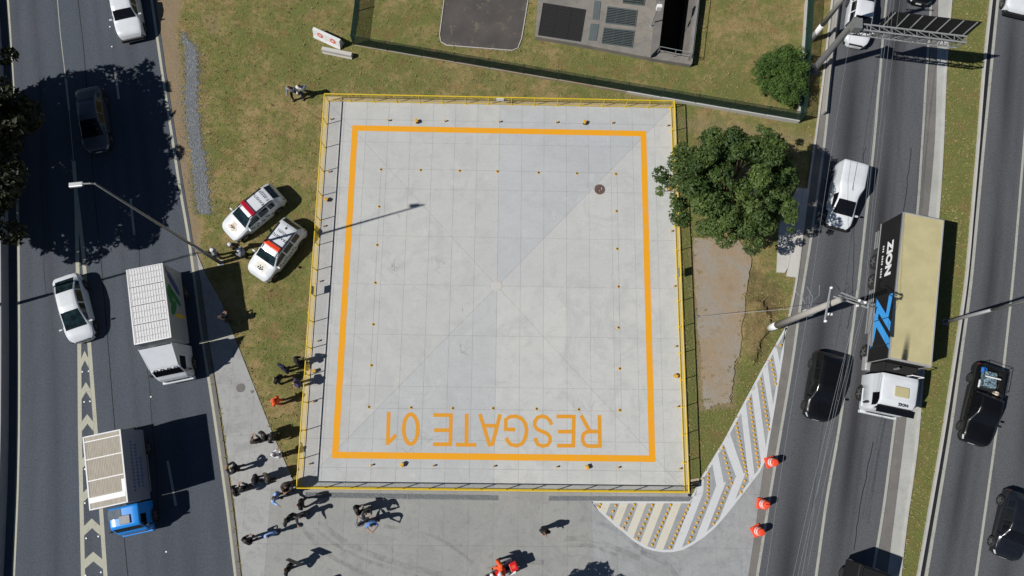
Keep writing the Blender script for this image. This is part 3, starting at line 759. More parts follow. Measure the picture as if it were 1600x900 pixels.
# ------------------------------------------------------------------ helipad
pad = MB().box((0, (PAD_Y - PAD_S) / 2, (PAD_Z - 0.014) / 2 - 0.05), (PAD_X * 2 - 0.02, PAD_Y + PAD_S - 0.02, PAD_Z - 0.014 + 0.1)).build('helipad', MAT['joint_dark'])
tag(pad, 'large pale concrete helipad with a yellow square and painted letters', 'helipad')
diag = PAD_Y / PAD_X * 0.995
cells = []
XE = [-PAD_X, -RAIL_X - 0.03] + [i * cw for i in range(-7, 8)] + [RAIL_X + 0.03, PAD_X]
YE = [-PAD_S, -RAIL_Y - 0.03] + [i * chh for i in range(-3, 4)] + [RAIL_Y + 0.03, PAD_Y]
for i in range(len(XE) - 1):
    for j in range(len(YE) - 1):
        sq = [(XE[i], YE[j]), (XE[i + 1], YE[j]), (XE[i + 1], YE[j + 1]), (XE[i], YE[j + 1])]
        rim = i in (0, len(XE) - 2) or j in (0, len(YE) - 2)
        parts = [sq]
        if not rim:
            for s_ in (1, -1):
                nxt = []
                for q in parts:
                    A_ = clip_poly(q, -s_ * diag, 1, 0); B_ = clip_poly(q, s_ * diag, -1, 0)
                    big = [z for z in (A_, B_) if len(z) >= 3 and abs(area(z)) > 0.01]
                    nxt += big if len(big) == 2 else [q]
                parts = nxt
        for q in parts:
            q2 = inset(q, 0.0045)
            if len(q2) < 3: continue
            cx, cy = sum(p[0] for p in q2) / len(q2), sum(p[1] for p in q2) / len(q2)
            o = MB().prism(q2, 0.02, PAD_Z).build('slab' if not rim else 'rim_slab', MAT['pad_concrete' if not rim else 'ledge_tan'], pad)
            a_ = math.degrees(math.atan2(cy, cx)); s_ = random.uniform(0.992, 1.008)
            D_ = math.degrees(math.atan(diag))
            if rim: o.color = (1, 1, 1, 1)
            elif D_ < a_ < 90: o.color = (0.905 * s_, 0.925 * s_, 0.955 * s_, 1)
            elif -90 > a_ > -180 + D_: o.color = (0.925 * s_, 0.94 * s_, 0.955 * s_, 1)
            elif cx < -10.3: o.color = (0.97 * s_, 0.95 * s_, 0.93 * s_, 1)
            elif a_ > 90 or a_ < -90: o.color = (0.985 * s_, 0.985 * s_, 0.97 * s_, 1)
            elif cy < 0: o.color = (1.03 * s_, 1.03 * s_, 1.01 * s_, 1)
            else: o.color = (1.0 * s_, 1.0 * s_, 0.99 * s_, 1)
zb_ = PAD_Z + 0.004
OX, OY, BW = 10.07, 11.07, 0.40
for (a, b) in (((-OX, OY), (OX, OY)), ((OX, OY), (OX, -OY)), ((OX, -OY), (-OX, -OY)), ((-OX, -OY), (-OX, OY))):
    ins_ = lambda p: (p[0] - math.copysign(BW, p[0]), p[1] - math.copysign(BW, p[1]))
    MB().flat([a, b, ins_(b), ins_(a)], zb_).build('border_line', MAT['pad_yellow'], pad)
LET = {}
z3 = lambda *p: [(590 + x / 8.89, 630 + y / 8.89) for x, y in p]
z4 = lambda *p: [(770 + x / 8.89, 630 + y / 8.89) for x, y in p]
ell = [(460 + 98 * math.cos(t_ * math.pi / 16), 360 + 207 * math.sin(t_ * math.pi / 16)) for t_ in range(33)]
LETTERS = [('letter_r', [z4((1480, 165), (1488, 620)), z4((1460, 597), (1320, 595), (1275, 575), (1250, 530), (1247, 470), (1262, 425), (1300, 400), (1350, 393), (1460, 393)), z4((1345, 385), (1225, 168))]),
           ('letter_e', [z4((1125, 162), (1118, 615)), z4((885, 185), (1101, 185)), z4((905, 395), (1098, 395)), z4((890, 590), (1096, 590))]),
           ('letter_s', [z4((815, 300), (795, 245), (745, 197), (685, 180), (620, 200), (583, 255), (582, 310), (612, 360), (680, 392), (750, 420), (793, 468), (796, 530), (762, 580), (690, 597), (622, 570), (582, 482))]),
           ('letter_g', [z4((204, 365), (310, 365)), z4((180, 388), (180, 225), (240, 188), (320, 181), (400, 215), (450, 280), (470, 370), (455, 470), (410, 560), (330, 592), (250, 575), (202, 520), (187, 480))]),
           ('letter_a', [z3((1420, 150), (1560, 600)), z3((1700, 155), (1590, 590)), z3((1492, 312), (1640, 315))]),
           ('letter_t', [z3((1238, 145), (1233, 550)), z3((1085, 576), (1370, 579))]),
           ('letter_e', [z3((1020, 140), (1008, 598)), z3((775, 165), (995, 165)), z3((785, 375), (990, 375)), z3((768, 571), (985, 571))]),
           ('digit_zero', [[(590 + x / 8.89, 630 + y / 8.89) for x, y in ell]]),
           ('digit_one', [z3((155, 120), (140, 580)), z3((162, 540), (255, 442))])]
for nm, strokes in LETTERS:
    m = MB()
    for i, s_ in enumerate(strokes):
        m.ribbon([G(x, y, PAD_Z) for x, y in s_], 0.235, zb_ + 0.0004 * i)
    m.build(nm, MAT['letter_yellow'], pad)
MB().lathe([(0.33, 0), (0.33, 0.012), (0.31, 0.016)], 32).build('centre_disc', MAT['plate_concrete'], pad, loc=(0, 0, PAD_Z + 0.001))
# cable cuts sealed with mortar, under the light rows
for a, b in (((-12, 11.52), (12, 11.52)), ((-12, -11.62), (12, -11.62)), ((-7.95, -7.97), (-7.95, 7.97)), ((8.0, -7.97), (8.0, 7.97)), ((-7.95, 7.97), (8.0, 7.97)), ((-7.95, -7.97), (8.0, -7.97))):
    MB().ribbon([a, b], 0.011, PAD_Z + 0.0022).build('cable_cut', MAT['joint_dark'], pad)
g_ = random.Random(12)
for (sx_, sy_, n_, rr) in ((613, 418, 16, 0.42), (690, 414, 12, 0.5), (725, 545, 10, 0.6), (622, 335, 5, 0.15), (655, 690, 14, 0.9), (715, 480, 8, 0.7), (905, 640, 8, 0.8), (950, 520, 8, 0.9)):
    c_ = G(sx_, sy_, PAD_Z); m = MB()
    for i in range(n_):
        a = Vector((c_.x + g_.gauss(0, rr * .5), c_.y + g_.gauss(0, rr * .5))); th = g_.choice((0.3, 1.2, 1.7, 2.6)) + g_.gauss(0, .2); l_ = g_.uniform(.1, .45) * (rr + .3); d_ = Vector((math.cos(th), math.sin(th))) * l_; nn_ = Vector((-d_.y, d_.x)) * .12
        m.ribbon([a - d_, a - d_ * .3 + nn_, a + d_ * .3 + nn_, a + d_], g_.uniform(.02, .06), PAD_Z + 0.0028 + i * .0001)
    tag(m.build('scuff', MAT['tyre_film'], pad), kind='stuff')
mh = empty('manhole_cover', G(937, 296, PAD_Z))
tag(mh, 'round rusty brown manhole cover on the helipad', 'manhole cover')
t = NT('rust_iron', 'OBJ'); MAT['rust_iron'] = t.out(t.mix(t.mr(t.noise(12, 4), 0.35, 0.65), (0.10, 0.055, 0.045), (0.17, 0.11, 0.095)), 0.8)
MB().lathe([(0.36, 0), (0.36, 0.012), (0.32, 0.016), (0.32, 0.010), (0.0, 0.012)], 28).build('frame', MAT['rust_iron'], mh)
m = MB()
for i in range(-3, 4): m.box((i * 0.085, 0, 0.018), (0.03, 0.5 * math.sqrt(max(0.1, 1 - (i / 4) ** 2)), 0.012))
m.build('ribs', MAT['rust_iron'], mh)
m = MB().box((0.13, 0.06, 0.022), (0.03, 0.14, 0.01)).box((-0.02, -0.1, 0.022), (0.05, 0.03, 0.01)); m.build('lift_slot', MAT['white_plastic'], mh)

# railing round the pad
rail = empty('safety_railing', (0, 0, 0))
tag(rail, 'yellow steel safety railing with wire mesh around the helipad', 'railing')
post_me = MB().tube((0, 0, 0), (0, 0, RAIL_H - PAD_Z), 0.028).box((0, 0, 0.006), (0.14, 0.14, 0.012)).me('post')
NB = 15
def panel_mesh(w, h):
    m = MB(); n_ = int(w / 0.07)
    for i in range(1, n_): m.box((i * w / n_, 0, h / 2), (0.0032, 0.0032, h))
    for i in range(1, int(h / 0.07)): m.box((w / 2, 0.0032, i * 0.07), (w, 0.0032, 0.0032))
    return m.me('mesh_panel')
for (ax_, ay_, bx_, by_) in ((-RAIL_X, RAIL_Y, RAIL_X, RAIL_Y), (RAIL_X, RAIL_Y, RAIL_X, -RAIL_Y), (RAIL_X, -RAIL_Y, -RAIL_X, -RAIL_Y), (-RAIL_X, -RAIL_Y, -RAIL_X, RAIL_Y)):
    a, b = Vector((ax_, ay_, 0)), Vector((bx_, by_, 0)); L_ = (b - a).length; d = (b - a).normalized(); rz = math.atan2(d.y, d.x)
    pm = panel_mesh(L_ / NB - 0.06, 0.86)
    for i in range(NB):
        p = a + d * (L_ * i / NB)
        obj('post', post_me, MAT['steel_yellow'], rail, (p.x, p.y, PAD_Z))
        q = p + d * 0.03
        obj('mesh_panel', pm, MAT['steel_yellow'], rail, (q.x, q.y, PAD_Z + 0.13), (0, 0, rz))
    MB().tube(a + Vector((0, 0, RAIL_H)), b + Vector((0, 0, RAIL_H)), 0.038).build('top_rail', MAT['steel_yellow'], rail)
    MB().tube(a + Vector((0, 0, PAD_Z + 0.10)), b + Vector((0, 0, PAD_Z + 0.10)), 0.024).build('bottom_rail', MAT['steel_yellow'], rail)
sg = MB().bbox((0, 0, 0), (0.04, 0.55, 0.5), 0.008).build('notice_board', MAT['galv_dark'], None, loc=(RAIL_X - 0.05, 0.93, 0.98))
tag(sg, 'small dark board hung on the right side of the yellow railing', 'board')
sg = MB().bbox((0, 0, 0), (0.5, 0.04, 0.35), 0.008).build('notice_board', MAT['white_plastic'], None, loc=(0.0, RAIL_Y - 0.06, 1.05))
tag(sg, 'small white board hung on the top side of the yellow railing', 'board')
sg = MB().bbox((0, 0, 0), (0.04, 0.5, 0.45), 0.008).build('notice_board', MAT['galv_dark'], None, loc=(-RAIL_X + 0.06, -0.62, 0.98))
tag(sg, 'small dark board hung on the left side of the yellow railing', 'board')

# lights
lamp_small = [MB().lathe([(0.07, 0), (0.07, 0.02), (0.03, 0.03), (0.03, 0.16), (0.06, 0.17), (0.065, 0.24), (0.04, 0.28)], 10).me('fixture'), MB().lathe([(0.062, 0), (0.062, 0.015)], 10).me('lens')]
for px, py in [(607, 189), (695, 190), (780, 191), (869, 192), (956, 193), (1042, 197), (517, 187), (514, 269), (506, 354), (500, 440), (497, 533), (490, 628), (484, 725), (580, 727), (677, 728), (771, 729), (869, 730), (965, 731), (1061, 733), (1044, 279), (1048, 362), (1052, 448), (1054, 542), (1057, 636)]:
    e = empty('edge_light', G(px, py, PAD_Z)); e.scale = (0.85, 0.85, 0.85); tag(e, 'small pale edge light on a short stem between railing and yellow square', 'light', 'small edge lights of the helipad')
    obj('stem', lamp_small[0], MAT['ledge_tan'], e, (0, 0, 0), smooth=True); obj('cap', lamp_small[1], MAT['yellow_plastic'], e, (0, 0, 0.272))
fl_me = MB().bbox((0, 0, 0.2), (0.26, 0.2, 0.22), 0.03).me('housing'); fl_leg = MB().box((0, 0, 0.05), (0.06, 0.06, 0.1)).box((0, 0, 0.008), (0.2, 0.16, 0.016)).me('bracket')
for px, py in [(651, 191), (913, 193), (511, 313), (492, 580), (629, 726), (917, 730), (1055, 588), (1045, 296)]:
    p = G(px, py, PAD_Z); e = empty('flood_light', p, math.atan2(-p.y, -p.x)); tag(e, 'boxy bright yellow flood light beside the railing of the helipad', 'light', 'yellow flood lights of the helipad')
    obj('housing', fl_me, MAT['yellow_plastic'], e); obj('bracket', fl_leg, MAT['galv_dark'], e)
    MB().box((0.132, 0, 0.2), (0.01, 0.16, 0.16)).build('lens', MAT['glass'], e)
ring_me = MB().lathe([(0.105, 0), (0.105, 0.012), (0.08, 0.016)], 20).me('ring'); dome_me = MB().lathe([(0.05, 0), (0.048, 0.02), (0.04, 0.045), (0, 0.055)], 12).me('dome')
for px, py in [(595, 265), (657, 266), (718, 267), (777, 268), (841, 270), (901, 271), (962, 272), (592, 323), (589, 383), (586, 442), (583, 507), (580, 571), (576, 636), (642, 637), (707, 638), (770, 638), (838, 639), (904, 640), (968, 641), (963, 330), (964, 389), (966, 448), (966, 512), (968, 576)]:
    e = empty('inset_light', G(px, py, PAD_Z)); tag(e, 'round inset light with a yellow ring in the inner square of the helipad', 'light', 'inset lights of the helipad')
    obj('ring', ring_me, MAT['ring_yellow'], e, smooth=True); obj('dome', dome_me, MAT['lamp_dark'], e, (0, 0, 0.016), smooth=True)

# gravel strips with loose stones
def gravel(name, poly, z, label, n_, feather=0.0):
    P_ = [(p[0], p[1]) for p in poly]
    o = MB().flat(P_, z).build(name, MAT['gravel']); tag(o, label, 'gravel', kind='stuff')
    xs = [p[0] for p in P_]; ys = [p[1] for p in P_]
    x_ = rng.uniform(min(xs) - .4 * (feather > 0), max(xs) + .4 * (feather > 0), n_ * 4); y_ = rng.uniform(min(ys), max(ys), n_ * 4)
    ok = (sdist(x_, y_, P_) + np.where(rng.random(n_ * 4) < feather, rng.exponential(0.16, n_ * 4), -0.03)) > 0; x_, y_ = x_[ok][:n_], y_[ok][:n_]; n_ = len(x_)
    s_ = rng.uniform(0.014, 0.040, n_)
    o6 = np.array([(1, 0, 0), (-1, 0, 0), (0, 1, 0), (0, -1, 0), (0, 0, 1), (0, 0, -0.6)]); f8 = np.array([(0, 2, 4), (2, 1, 4), (1, 3, 4), (3, 0, 4), (2, 0, 5), (1, 2, 5), (3, 1, 5), (0, 3, 5)])
    a_ = rng.uniform(0, 6.28, n_); ca_, sa_ = np.cos(a_), np.sin(a_)
    v = np.stack([(o6[None, :, 0] * ca_[:, None] - o6[None, :, 1] * sa_[:, None]) * s_[:, None] + x_[:, None], (o6[None, :, 0] * sa_[:, None] + o6[None, :, 1] * ca_[:, None]) * s_[:, None] * 0.8 + y_[:, None], o6[None, :, 2] * s_[:, None] * 0.7 + z + 0.008 + 0 * x_[:, None]], 2).reshape(-1, 3)
    f = (f8[None] + (np.arange(n_) * 6)[:, None, None]).reshape(-1, 3)
    so = obj('stones', mesh('stones', v.tolist(), f.tolist()), MAT['stone'], o); tag(so, kind='stuff')
    return o
gravel('gravel', [G(477, 768.5), G(779, 773.5), G(779, 782), G(477, 777.5)], 0.036, 'grey gravel drain strip below the left part of the helipad edge', 3000)
gravel('gravel', [G(857, 774.5), G(1083, 776), G(1077, 783.6), G(857, 782.5)], 0.036, 'grey gravel drain strip below the right part of the helipad edge', 2400)
gl = []
for i in range(len(GRAVEL_L)):
    a, b = GRAVEL_L[i], GRAVEL_L[(i + 1) % len(GRAVEL_L)]
    for s_ in range(9): gl.append(a.lerp(b, s_ / 9) + Vector((random.uniform(-.10, .10) + .08 * math.sin(i * 9 + s_ * 2.3), random.uniform(-.05, .05), 0)))
gravel('gravel', gl, 0.010, 'long ragged patch of blue grey gravel on the verge by the left road', 9500, 0.6)
# ------------------------------------------------------------------ site structures
def lift(poly, dx=0, dy=0): return [(p.x + dx, p.y + dy) for p in poly]
# sunken dark yard with a pale kerb
yard = MB().flat(lift(YARD), 0.012).build('yard_paving', MAT['yard_asphalt']); tag(yard, kind='structure')
yk = [Vector((p[0], p[1], 0)) for p in lift(YARD)]
wall_along('kerb', yk, 0.04, 0.055, -0.05, 0.06, 'plate_concrete', yard)

# cracked earth-stained slab and pale utility plate by the big tree
ds = MB().prism(lift(DIRT_SLAB), -0.05, 0.09).build('old_slab', MAT['dirt_slab']); tag(ds, 'broken earth stained concrete slab between the railing and the utility pole', 'slab')
pl = empty('utility_plate', PLATE[2]); tag(pl, 'pale concrete plate in two halves at the kerb beside the big tree', 'plate')
pp = lift(PLATE); mid_a = ((pp[0][0] + pp[1][0]) / 2, (pp[0][1] + pp[1][1]) / 2); mid_b = ((pp[2][0] + pp[3][0]) / 2 + 0.1, (pp[2][1] + pp[3][1]) / 2 + 0.5)
off = PLATE[2]
def rel(q): return [(x - off.x, y - off.y) for x, y in q]
MB().prism(rel(inset([pp[0], mid_a, mid_b, ((pp[3][0] * .6 + pp[2][0] * .4), pp[3][1] - .02), pp[3], pp[4]], 0.0) or [pp[0], mid_a, mid_b, pp[3], pp[4]]), -0.05, 0.10).build('slab', MAT['plate_concrete'], pl)
MB().prism(rel([(mid_a[0] + .02, mid_a[1]), pp[1], pp[2], ((pp[3][0] * .55 + pp[2][0] * .45) + .05, pp[2][1] - .03 + .1), (mid_b[0] + .02, mid_b[1])]), -0.05, 0.104).build('slab', MAT['plate_concrete'], pl)

# grated vault and open pit at the top
VH = 0.42
vault = empty('pump_vault', G(960, 60)); tag(vault, 'weathered concrete pump vault with green steel gratings', 'vault')
vo = vault.location.copy()
def vz(p, z): q = G(p[0], p[1], z); return (q.x - vo.x, q.y - vo.y)
MB().prism([vz(p, VH) for p in [(836, 57), (845, -60), (1032, -60), (1022, 30), (1016, 90), (908, 69)]], -0.05, VH).build('deck', MAT['old_concrete'], vault)
def grate(name, corners, mat, n_, z, along=0, bars=True, cross=0, hole=True):
    c = [Vector((*vz(p, z), z)) for p in corners]
    if hole: MB().add([v + Vector((0, 0, 0.004)) for v in c][::-1], [(0, 1, 2, 3)]).build('shaft', MAT['under'], vault)
    m = MB()
    for i in range(n_):
        s_ = (i + 0.5) / n_
        a, b = (c[0].lerp(c[3], s_), c[1].lerp(c[2], s_)) if along == 0 else (c[0].lerp(c[1], s_), c[3].lerp(c[2], s_))
        m.tube(a + Vector((0, 0, 0.03)), b + Vector((0, 0, 0.03)), 0.024, n=4)
    for i in range(4): m.tube(c[i] + Vector((0, 0, 0.03)), c[(i + 1) % 4] + Vector((0, 0, 0.03)), 0.025, n=4)
    for i in range(1, cross):
        s_ = i / cross; a, b = (c[0].lerp(c[1], s_), c[3].lerp(c[2], s_)) if along == 0 else (c[0].lerp(c[3], s_), c[1].lerp(c[2], s_))
        m.tube(a + Vector((0, 0, 0.034)), b + Vector((0, 0, 0.034)), 0.012, n=4)
    m.build(name, MAT[mat], vault)
mk('grate_green', (0.12, 0.15, 0.15), 0.6, 0.2, var=0.25)
mk('grate_dark', (0.022, 0.022, 0.023), 0.7, var=0.3)
grate('grating', [(849, 5), (915, 15.5), (907, 65), (841, 55)], 'grate_dark', 20, VH, 0, cross=3)
grate('grating', [(949.5, 10.5), (996, 16.5), (992.5, 41.5), (946, 36)], 'grate_green', 10, VH, 0, cross=3)
grate('grating', [(944, 43.5), (991.5, 48.5), (987.5, 74.5), (940, 68)], 'grate_green', 10, VH, 0, cross=3)
grate('grating', [(977, -28), (1012, -24), (1006, 9), (973, 5)], 'grate_green', 10, VH, 0, cross=3)
for c_ in ([(928.5, 1), (939, 2), (936, 31), (925.5, 30)], [(923, 37), (936, 38), (932, 64), (919, 63)]):
    q = [Vector((*vz(p, VH), VH)) for p in c_]; m = MB().prism([(v.x, v.y) for v in q], VH, VH + 0.03)
    m.build('hatch_cover', MAT['grate_green'], vault)
    m = MB()
    for i in range(5): m.tube(q[0].lerp(q[1], (i + .5) / 5) + Vector((0, 0, .035)), q[3].lerp(q[2], (i + .5) / 5) + Vector((0, 0, .035)), 0.012, n=4)
    m.build('cover_rib', MAT['galv_dark'], vault)
pit = empty('open_pit', G(1050, 95)); tag(pit, 'deep open concrete pit with thick walls and a pipe railing beside the vault', 'pit')
vo = pit.location.copy(); PH = 0.40
inn = [vz(p, PH) for p in [(1045, -70), (1094, -70), (1074, 87), (1028, 78.5)]]
outr = [vz(p, PH) for p in [(1032, -70), (1101, -70), (1080, 101), (1016, 91)]]
for i, nm in ((0, 'end_wall'), (1, 'side_wall'), (2, 'end_wall'), (3, 'side_wall')):
    j = (i + 1) % 4
    MB().prism([inn[i], inn[j], outr[j], outr[i]], -3.5, PH + ({1: 0.30, 3: 0.45}.get(i, 0))).build(nm, MAT['old_concrete' if i != 3 else 'shoulder_grey'], pit)
MB().flat(inn, -3.4).build('pit_floor', MAT['under'], pit)
m = MB()
pr = lambda p, z: Vector((*vz(p, PH), z))
south = [pr((1027, 84), 0), pr((1052, 89), 0), pr((1074, 93), 0)]
east = [pr((1076, 95), 0), pr((1082, 45), 0), pr((1088, 0), 0), pr((1096, -60), 0)]
for run in (south, east):
    for zz in (PH + 0.5, PH + 0.95): m.path([v + Vector((0, 0, zz)) for v in run], 0.022)
    for v in run: m.tube(v + Vector((0, 0, PH)), v + Vector((0, 0, PH + 0.95)), 0.022)
m.build('pipe_railing', MAT['galv'], pit)
pn = empty('solar_mast', G(1017, 41, VH)); tag(pn, 'thin mast with a tilted solar panel standing on the vault', 'mast')
MB().tube((0, 0, 0), (0, 0, 3.3), 0.045).box((0, 0, 0.01), (0.25, 0.25, 0.02)).build('pole', MAT['galv'], pn)
MB().box((0, 0, 0), (0.6, 0.7, 0.04), m=Matrix.Rotation(R(20), 3, 'X')).build('solar_panel', MAT['solar'], pn, loc=(0.05, 0.25, 3.35))
MB().bbox((0, 0, 0), (0.35, 0.25, 0.45), 0.02).build('control_box', MAT['white_plastic'], pn, loc=(0.02, -0.16, 2.5))

# green mesh fence on a low wall
FC = [G(566, -35), G(553, 70), G(1246, 192), G(1262, -40)]
FH = 1.2
fence = empty('mesh_fence', FC[1]); tag(fence, 'dark green wire mesh fence on a low pale wall around the pump yard', 'fence')
vo = FC[1].copy()
wall_h = [0.03, 0.03, 0.42, 0.36]
for k_ in range(3):
    a, b = FC[k_] - vo, FC[k_ + 1] - vo; L_ = (b - a).length; d = (b - a).normalized(); rz = math.atan2(d.y, d.x); nb = max(2, round(L_ / 2.5))
    nrm = Vector((-d.y, d.x, 0)) * (0.05 if k_ == 0 else 0.07)
    h0, h1 = wall_h[k_], wall_h[k_ + 1]
    for i in range(nb):
        s0, s1 = i / nb, (i + 1) / nb; p, q = a.lerp(b, s0), a.lerp(b, s1); za, zb2 = h0 + (h1 - h0) * s0, h0 + (h1 - h0) * s1
        e_ = d * 0.004
        vs_ = [p + e_ - nrm, q - e_ - nrm, q - e_ + nrm, p + e_ + nrm]
        MB().add([(*v[:2], -0.05) for v in vs_] + [(vs_[0].x, vs_[0].y, za), (vs_[1].x, vs_[1].y, zb2), (vs_[2].x, vs_[2].y, zb2), (vs_[3].x, vs_[3].y, za)],
                 [(3, 2, 1, 0), (4, 5, 6, 7), (0, 1, 5, 4), (1, 2, 6, 5), (2, 3, 7, 6), (3, 0, 4, 7)]).build('wall_block', MAT['kerb_concrete' if za > 0.24 else 'dirt_slab'], fence)
        zb3 = max(za, zb2)
        MB().box((0, 0, FH / 2), (0.06, 0.06, FH)).box((0, 0, FH + 0.01), (0.07, 0.07, 0.02)).build('post', MAT['fence_green'], fence, loc=(p.x, p.y, zb3 - 0.02))
        m = MB(); w = L_ / nb - 0.06; nv = int(w / 0.04)
        for j in range(1, nv): m.box((0.03 + j * w / nv, 0, FH / 2), (0.012, 0.012, FH - 0.04))
        for j in range(0, 15): m.box((0.03 + w / 2, 0.009, 0.03 + j * (FH - 0.08) / 14), (w, 0.010, 0.010))
        for z_ in (0.03, FH - 0.03): m.box((0.03 + w / 2, 0, z_), (w, 0.02, 0.02))
        m.build('mesh_panel', MAT['fence_green'], fence, loc=(p.x, p.y, zb3), rot=(0, 0, rz))

# two portable concrete barriers at the fence corner
def jersey(name, a, b, h, wb, wt, mat, label):
    a, b = Vector(a), Vector(b); L_ = (b - a).length; d = (b - a).normalized()
    e = empty(name, (a + b) / 2, math.atan2(d.y, d.x)); tag(e, label, 'barrier')
    pr = [(-wb / 2, 0), (-wb / 2, h * .12), (-wb * .34, h * .38), (-wt / 2, h), (wt / 2, h), (wb * .34, h * .38), (wb / 2, h * .12), (wb / 2, 0)]
    vs_ = [(-L_ / 2, y, z) for y, z in pr] + [(L_ / 2, y, z) for y, z in pr]; n_ = len(pr)
    MB().add(vs_, [tuple(range(n_)), tuple(range(2 * n_ - 1, n_ - 1, -1))] + [(i, n_ + i, n_ + (i + 1) % n_, (i + 1) % n_) for i in range(n_)]).build('body', MAT[mat], e)
    return e, L_
e, L_ = jersey('portable_barrier', G(493.5, 54), G(535, 73), 0.82, 0.60, 0.20, 'white_paint_old', 'white portable concrete barrier with two red marks near the fence corner')
mk('red_mark', (0.62, 0.10, 0.05), 0.7, var=0.45, scale=9)
sl_ = math.atan2(0.82 * 0.62, 0.60 * .34 - 0.10)
for x_ in (-0.48, 0.52):
    m = MB().lathe([(0.22, 0), (0.22, 0.006)], 8); o = m.build('red_mark', MAT['red_mark'], e, loc=(x_, -0.165, 0.56)); o.rotation_euler = (sl_, 0, 0)
    m = MB().box((0, 0, 0.008), (0.2, 0.04, 0.004)).box((0, .07, 0.008), (0.2, 0.03, 0.004)).box((0, -.07, 0.008), (0.2, 0.03, 0.004)); q = m.build('white_mark', MAT['print_white'], o)
jersey('portable_barrier', G(505, 80), G(551, 89.5), 0.42, 0.38, 0.26, 'plate_concrete', 'small bare concrete barrier lying beside the white one')

# dark recess and retaining edge at the lower right corner of the helipad
rc = [G(1079, 752), G(1098, 748), G(1092, 758.5), G(1079, 760)]
MB().prism(lift(GL([(1079, 749), (1099, 745.5), (1098, 749), (1079, 752.5)])), -0.05, 0.10).build('retaining_edge', MAT['ledge_tan'], pad)
MB().flat(lift(rc), 0.042).build('drain_shade', MAT['under'], pad)  # flat black sheet paints the shade inside the drain recess
MB().lathe([(0.09, 0), (0.09, 0.03)], 12).build('outlet_cap', MAT['under'], pad, loc=G(1077, 773.5, 0.03))

# ------------------------------------------------------------------ poles
def lamp_post(label, base, h, arm_dir, name='lamp_post', lean=None, dark=False):
    e = empty(name, base); tag(e, label, 'lamp post')
    MB().tube((0, 0, 0), (0, 0, 4.5), 0.12, 0.10, 12).tube((0, 0, 4.5), (0, 0, h), 0.085, 0.045, 12).build('pole', MAT['galv_dark' if dark else 'galv'], e, smooth=True)
    MB().box((0, 0, 0.02), (0.4, 0.4, 0.04)).build('base_plate', MAT['galv'], e)
    d = Vector((math.cos(arm_dir), math.sin(arm_dir), 0))
    MB().path([Vector((0, 0, h - 0.05)), d * 0.15 + Vector((0, 0, h + 0.06)), d * 0.5 + Vector((0, 0, h + 0.1))], 0.035).build('arm', MAT['galv'], e)
    hd = MB().bbox((0, 0, 0), (0.62, 0.22, 0.09), 0.035).build('lamp_head', MAT['alu'], e, loc=d * 0.78 + Vector((0, 0, h + 0.1)), rot=(0, 0, arm_dir))
    MB().box((0.05, 0, -0.055), (0.5, 0.22, 0.01)).build('lens', MAT['headlight'], hd)
    return e
lamp_post('tall galvanised lamp post on the verge, leaning head over the left road', G(345, 411), 15.0, R(-173), dark=True)
lamp_post('tall lamp post rising from the grass median on the right', G(1477, 503), 14.0, R(10))
lamp_post('lamp post behind the left barrier that throws a long shadow over the left road', (-33.0, -2.3, 0), 15.0, R(0))
cp = empty('concrete_post', G(1266, 63)); tag(cp, 'tall round post with a white painted foot beside the corner of the green fence', 'post')
MB().tube((0, 0, 0), (0, 0, 2.0), 0.19, 0.18, 14).build('painted_foot', MAT['white_paint_old'], cp, smooth=True)
MB().tube((0, 0, 2.0), (0, 0, 9.5), 0.178, 0.13, 14).build('shaft', MAT['pole_concrete'], cp, smooth=True)
MB().path([Vector((-1.0, 0, 9.2)), Vector((1.0, 0, 9.2))], 0.05).build('crossarm', MAT['galv'], cp)

up = empty('utility_pole', G(1202, 513)); tag(up, 'concrete utility pole with crossarms and wires over the middle road', 'utility pole')
UPH = 9.9
MB().tube((0, 0, 0), (0, 0, 1.4), 0.24, 0.23, 14).build('painted_foot', MAT['white_paint_old'], up, smooth=True)
MB().tube((0, 0, 1.4), (0, 0, UPH), 0.228, 0.15, 14).build('shaft', MAT['pole_concrete'], up, smooth=True)
vo = up.location.copy()
def U(px, py, z): q = G(px, py, z); return Vector((q.x - vo.x, q.y - vo.y, z))
MB().path([U(1298, 449, 9.5), U(1288, 504, 9.3)], 0.05).path([U(1294, 472, 9.4), U(1291, 495, 8.4)], 0.03).build('crossarm', MAT['galv'], up)
MB().path([U(1314, 457, 9.75), U(1357, 474, 9.75)], 0.05).path([U(1302, 463, 9.2), U(1356, 481, 9.6)], 0.045).path([U(1310, 461, 9.5), U(1349, 474, 9.6)], 0.03).path([U(1357, 474, 9.75), U(1356, 481, 9.6)], 0.04).build('crossarm', MAT['galv'], up)
MB().box(U(1360, 506, 7.6), (0.12, 2.4, 0.10), rz=R(-9)).tube(U(1357, 476, 9.7), U(1363, 480, 7.7), 0.03).box(U(1364, 507, 7.55), (0.07, 2.4, 0.08), rz=R(-9)).build('crossarm', MAT['galv'], up)
m = MB()
for (x, y, z) in ((1351, 473, 9.85), (1342, 470, 9.85), (1339, 478, 9.7), (1298, 450, 9.6), (1289, 502, 9.5)): m.lathe([(0.05, 0), (0.07, 0.04), (0.04, 0.08), (0.07, 0.12), (0.03, 0.18)], 8, U(x, y, z))
m.build('insulator', MAT['white_plastic'], up)
MB().bbox(U(1262, 489, 5.2), (0.42, 0.36, 0.5), 0.03).bbox(U(1270, 488, 5.4), (0.3, 0.2, 0.3), 0.03).build('junction_box', MAT['white_paint_old'], up)
MB().bbox(U(1297, 491, 8.0), (0.25, 0.14, 0.12), 0.03).build('camera_head', MAT['white_plastic'], up)
m = MB()
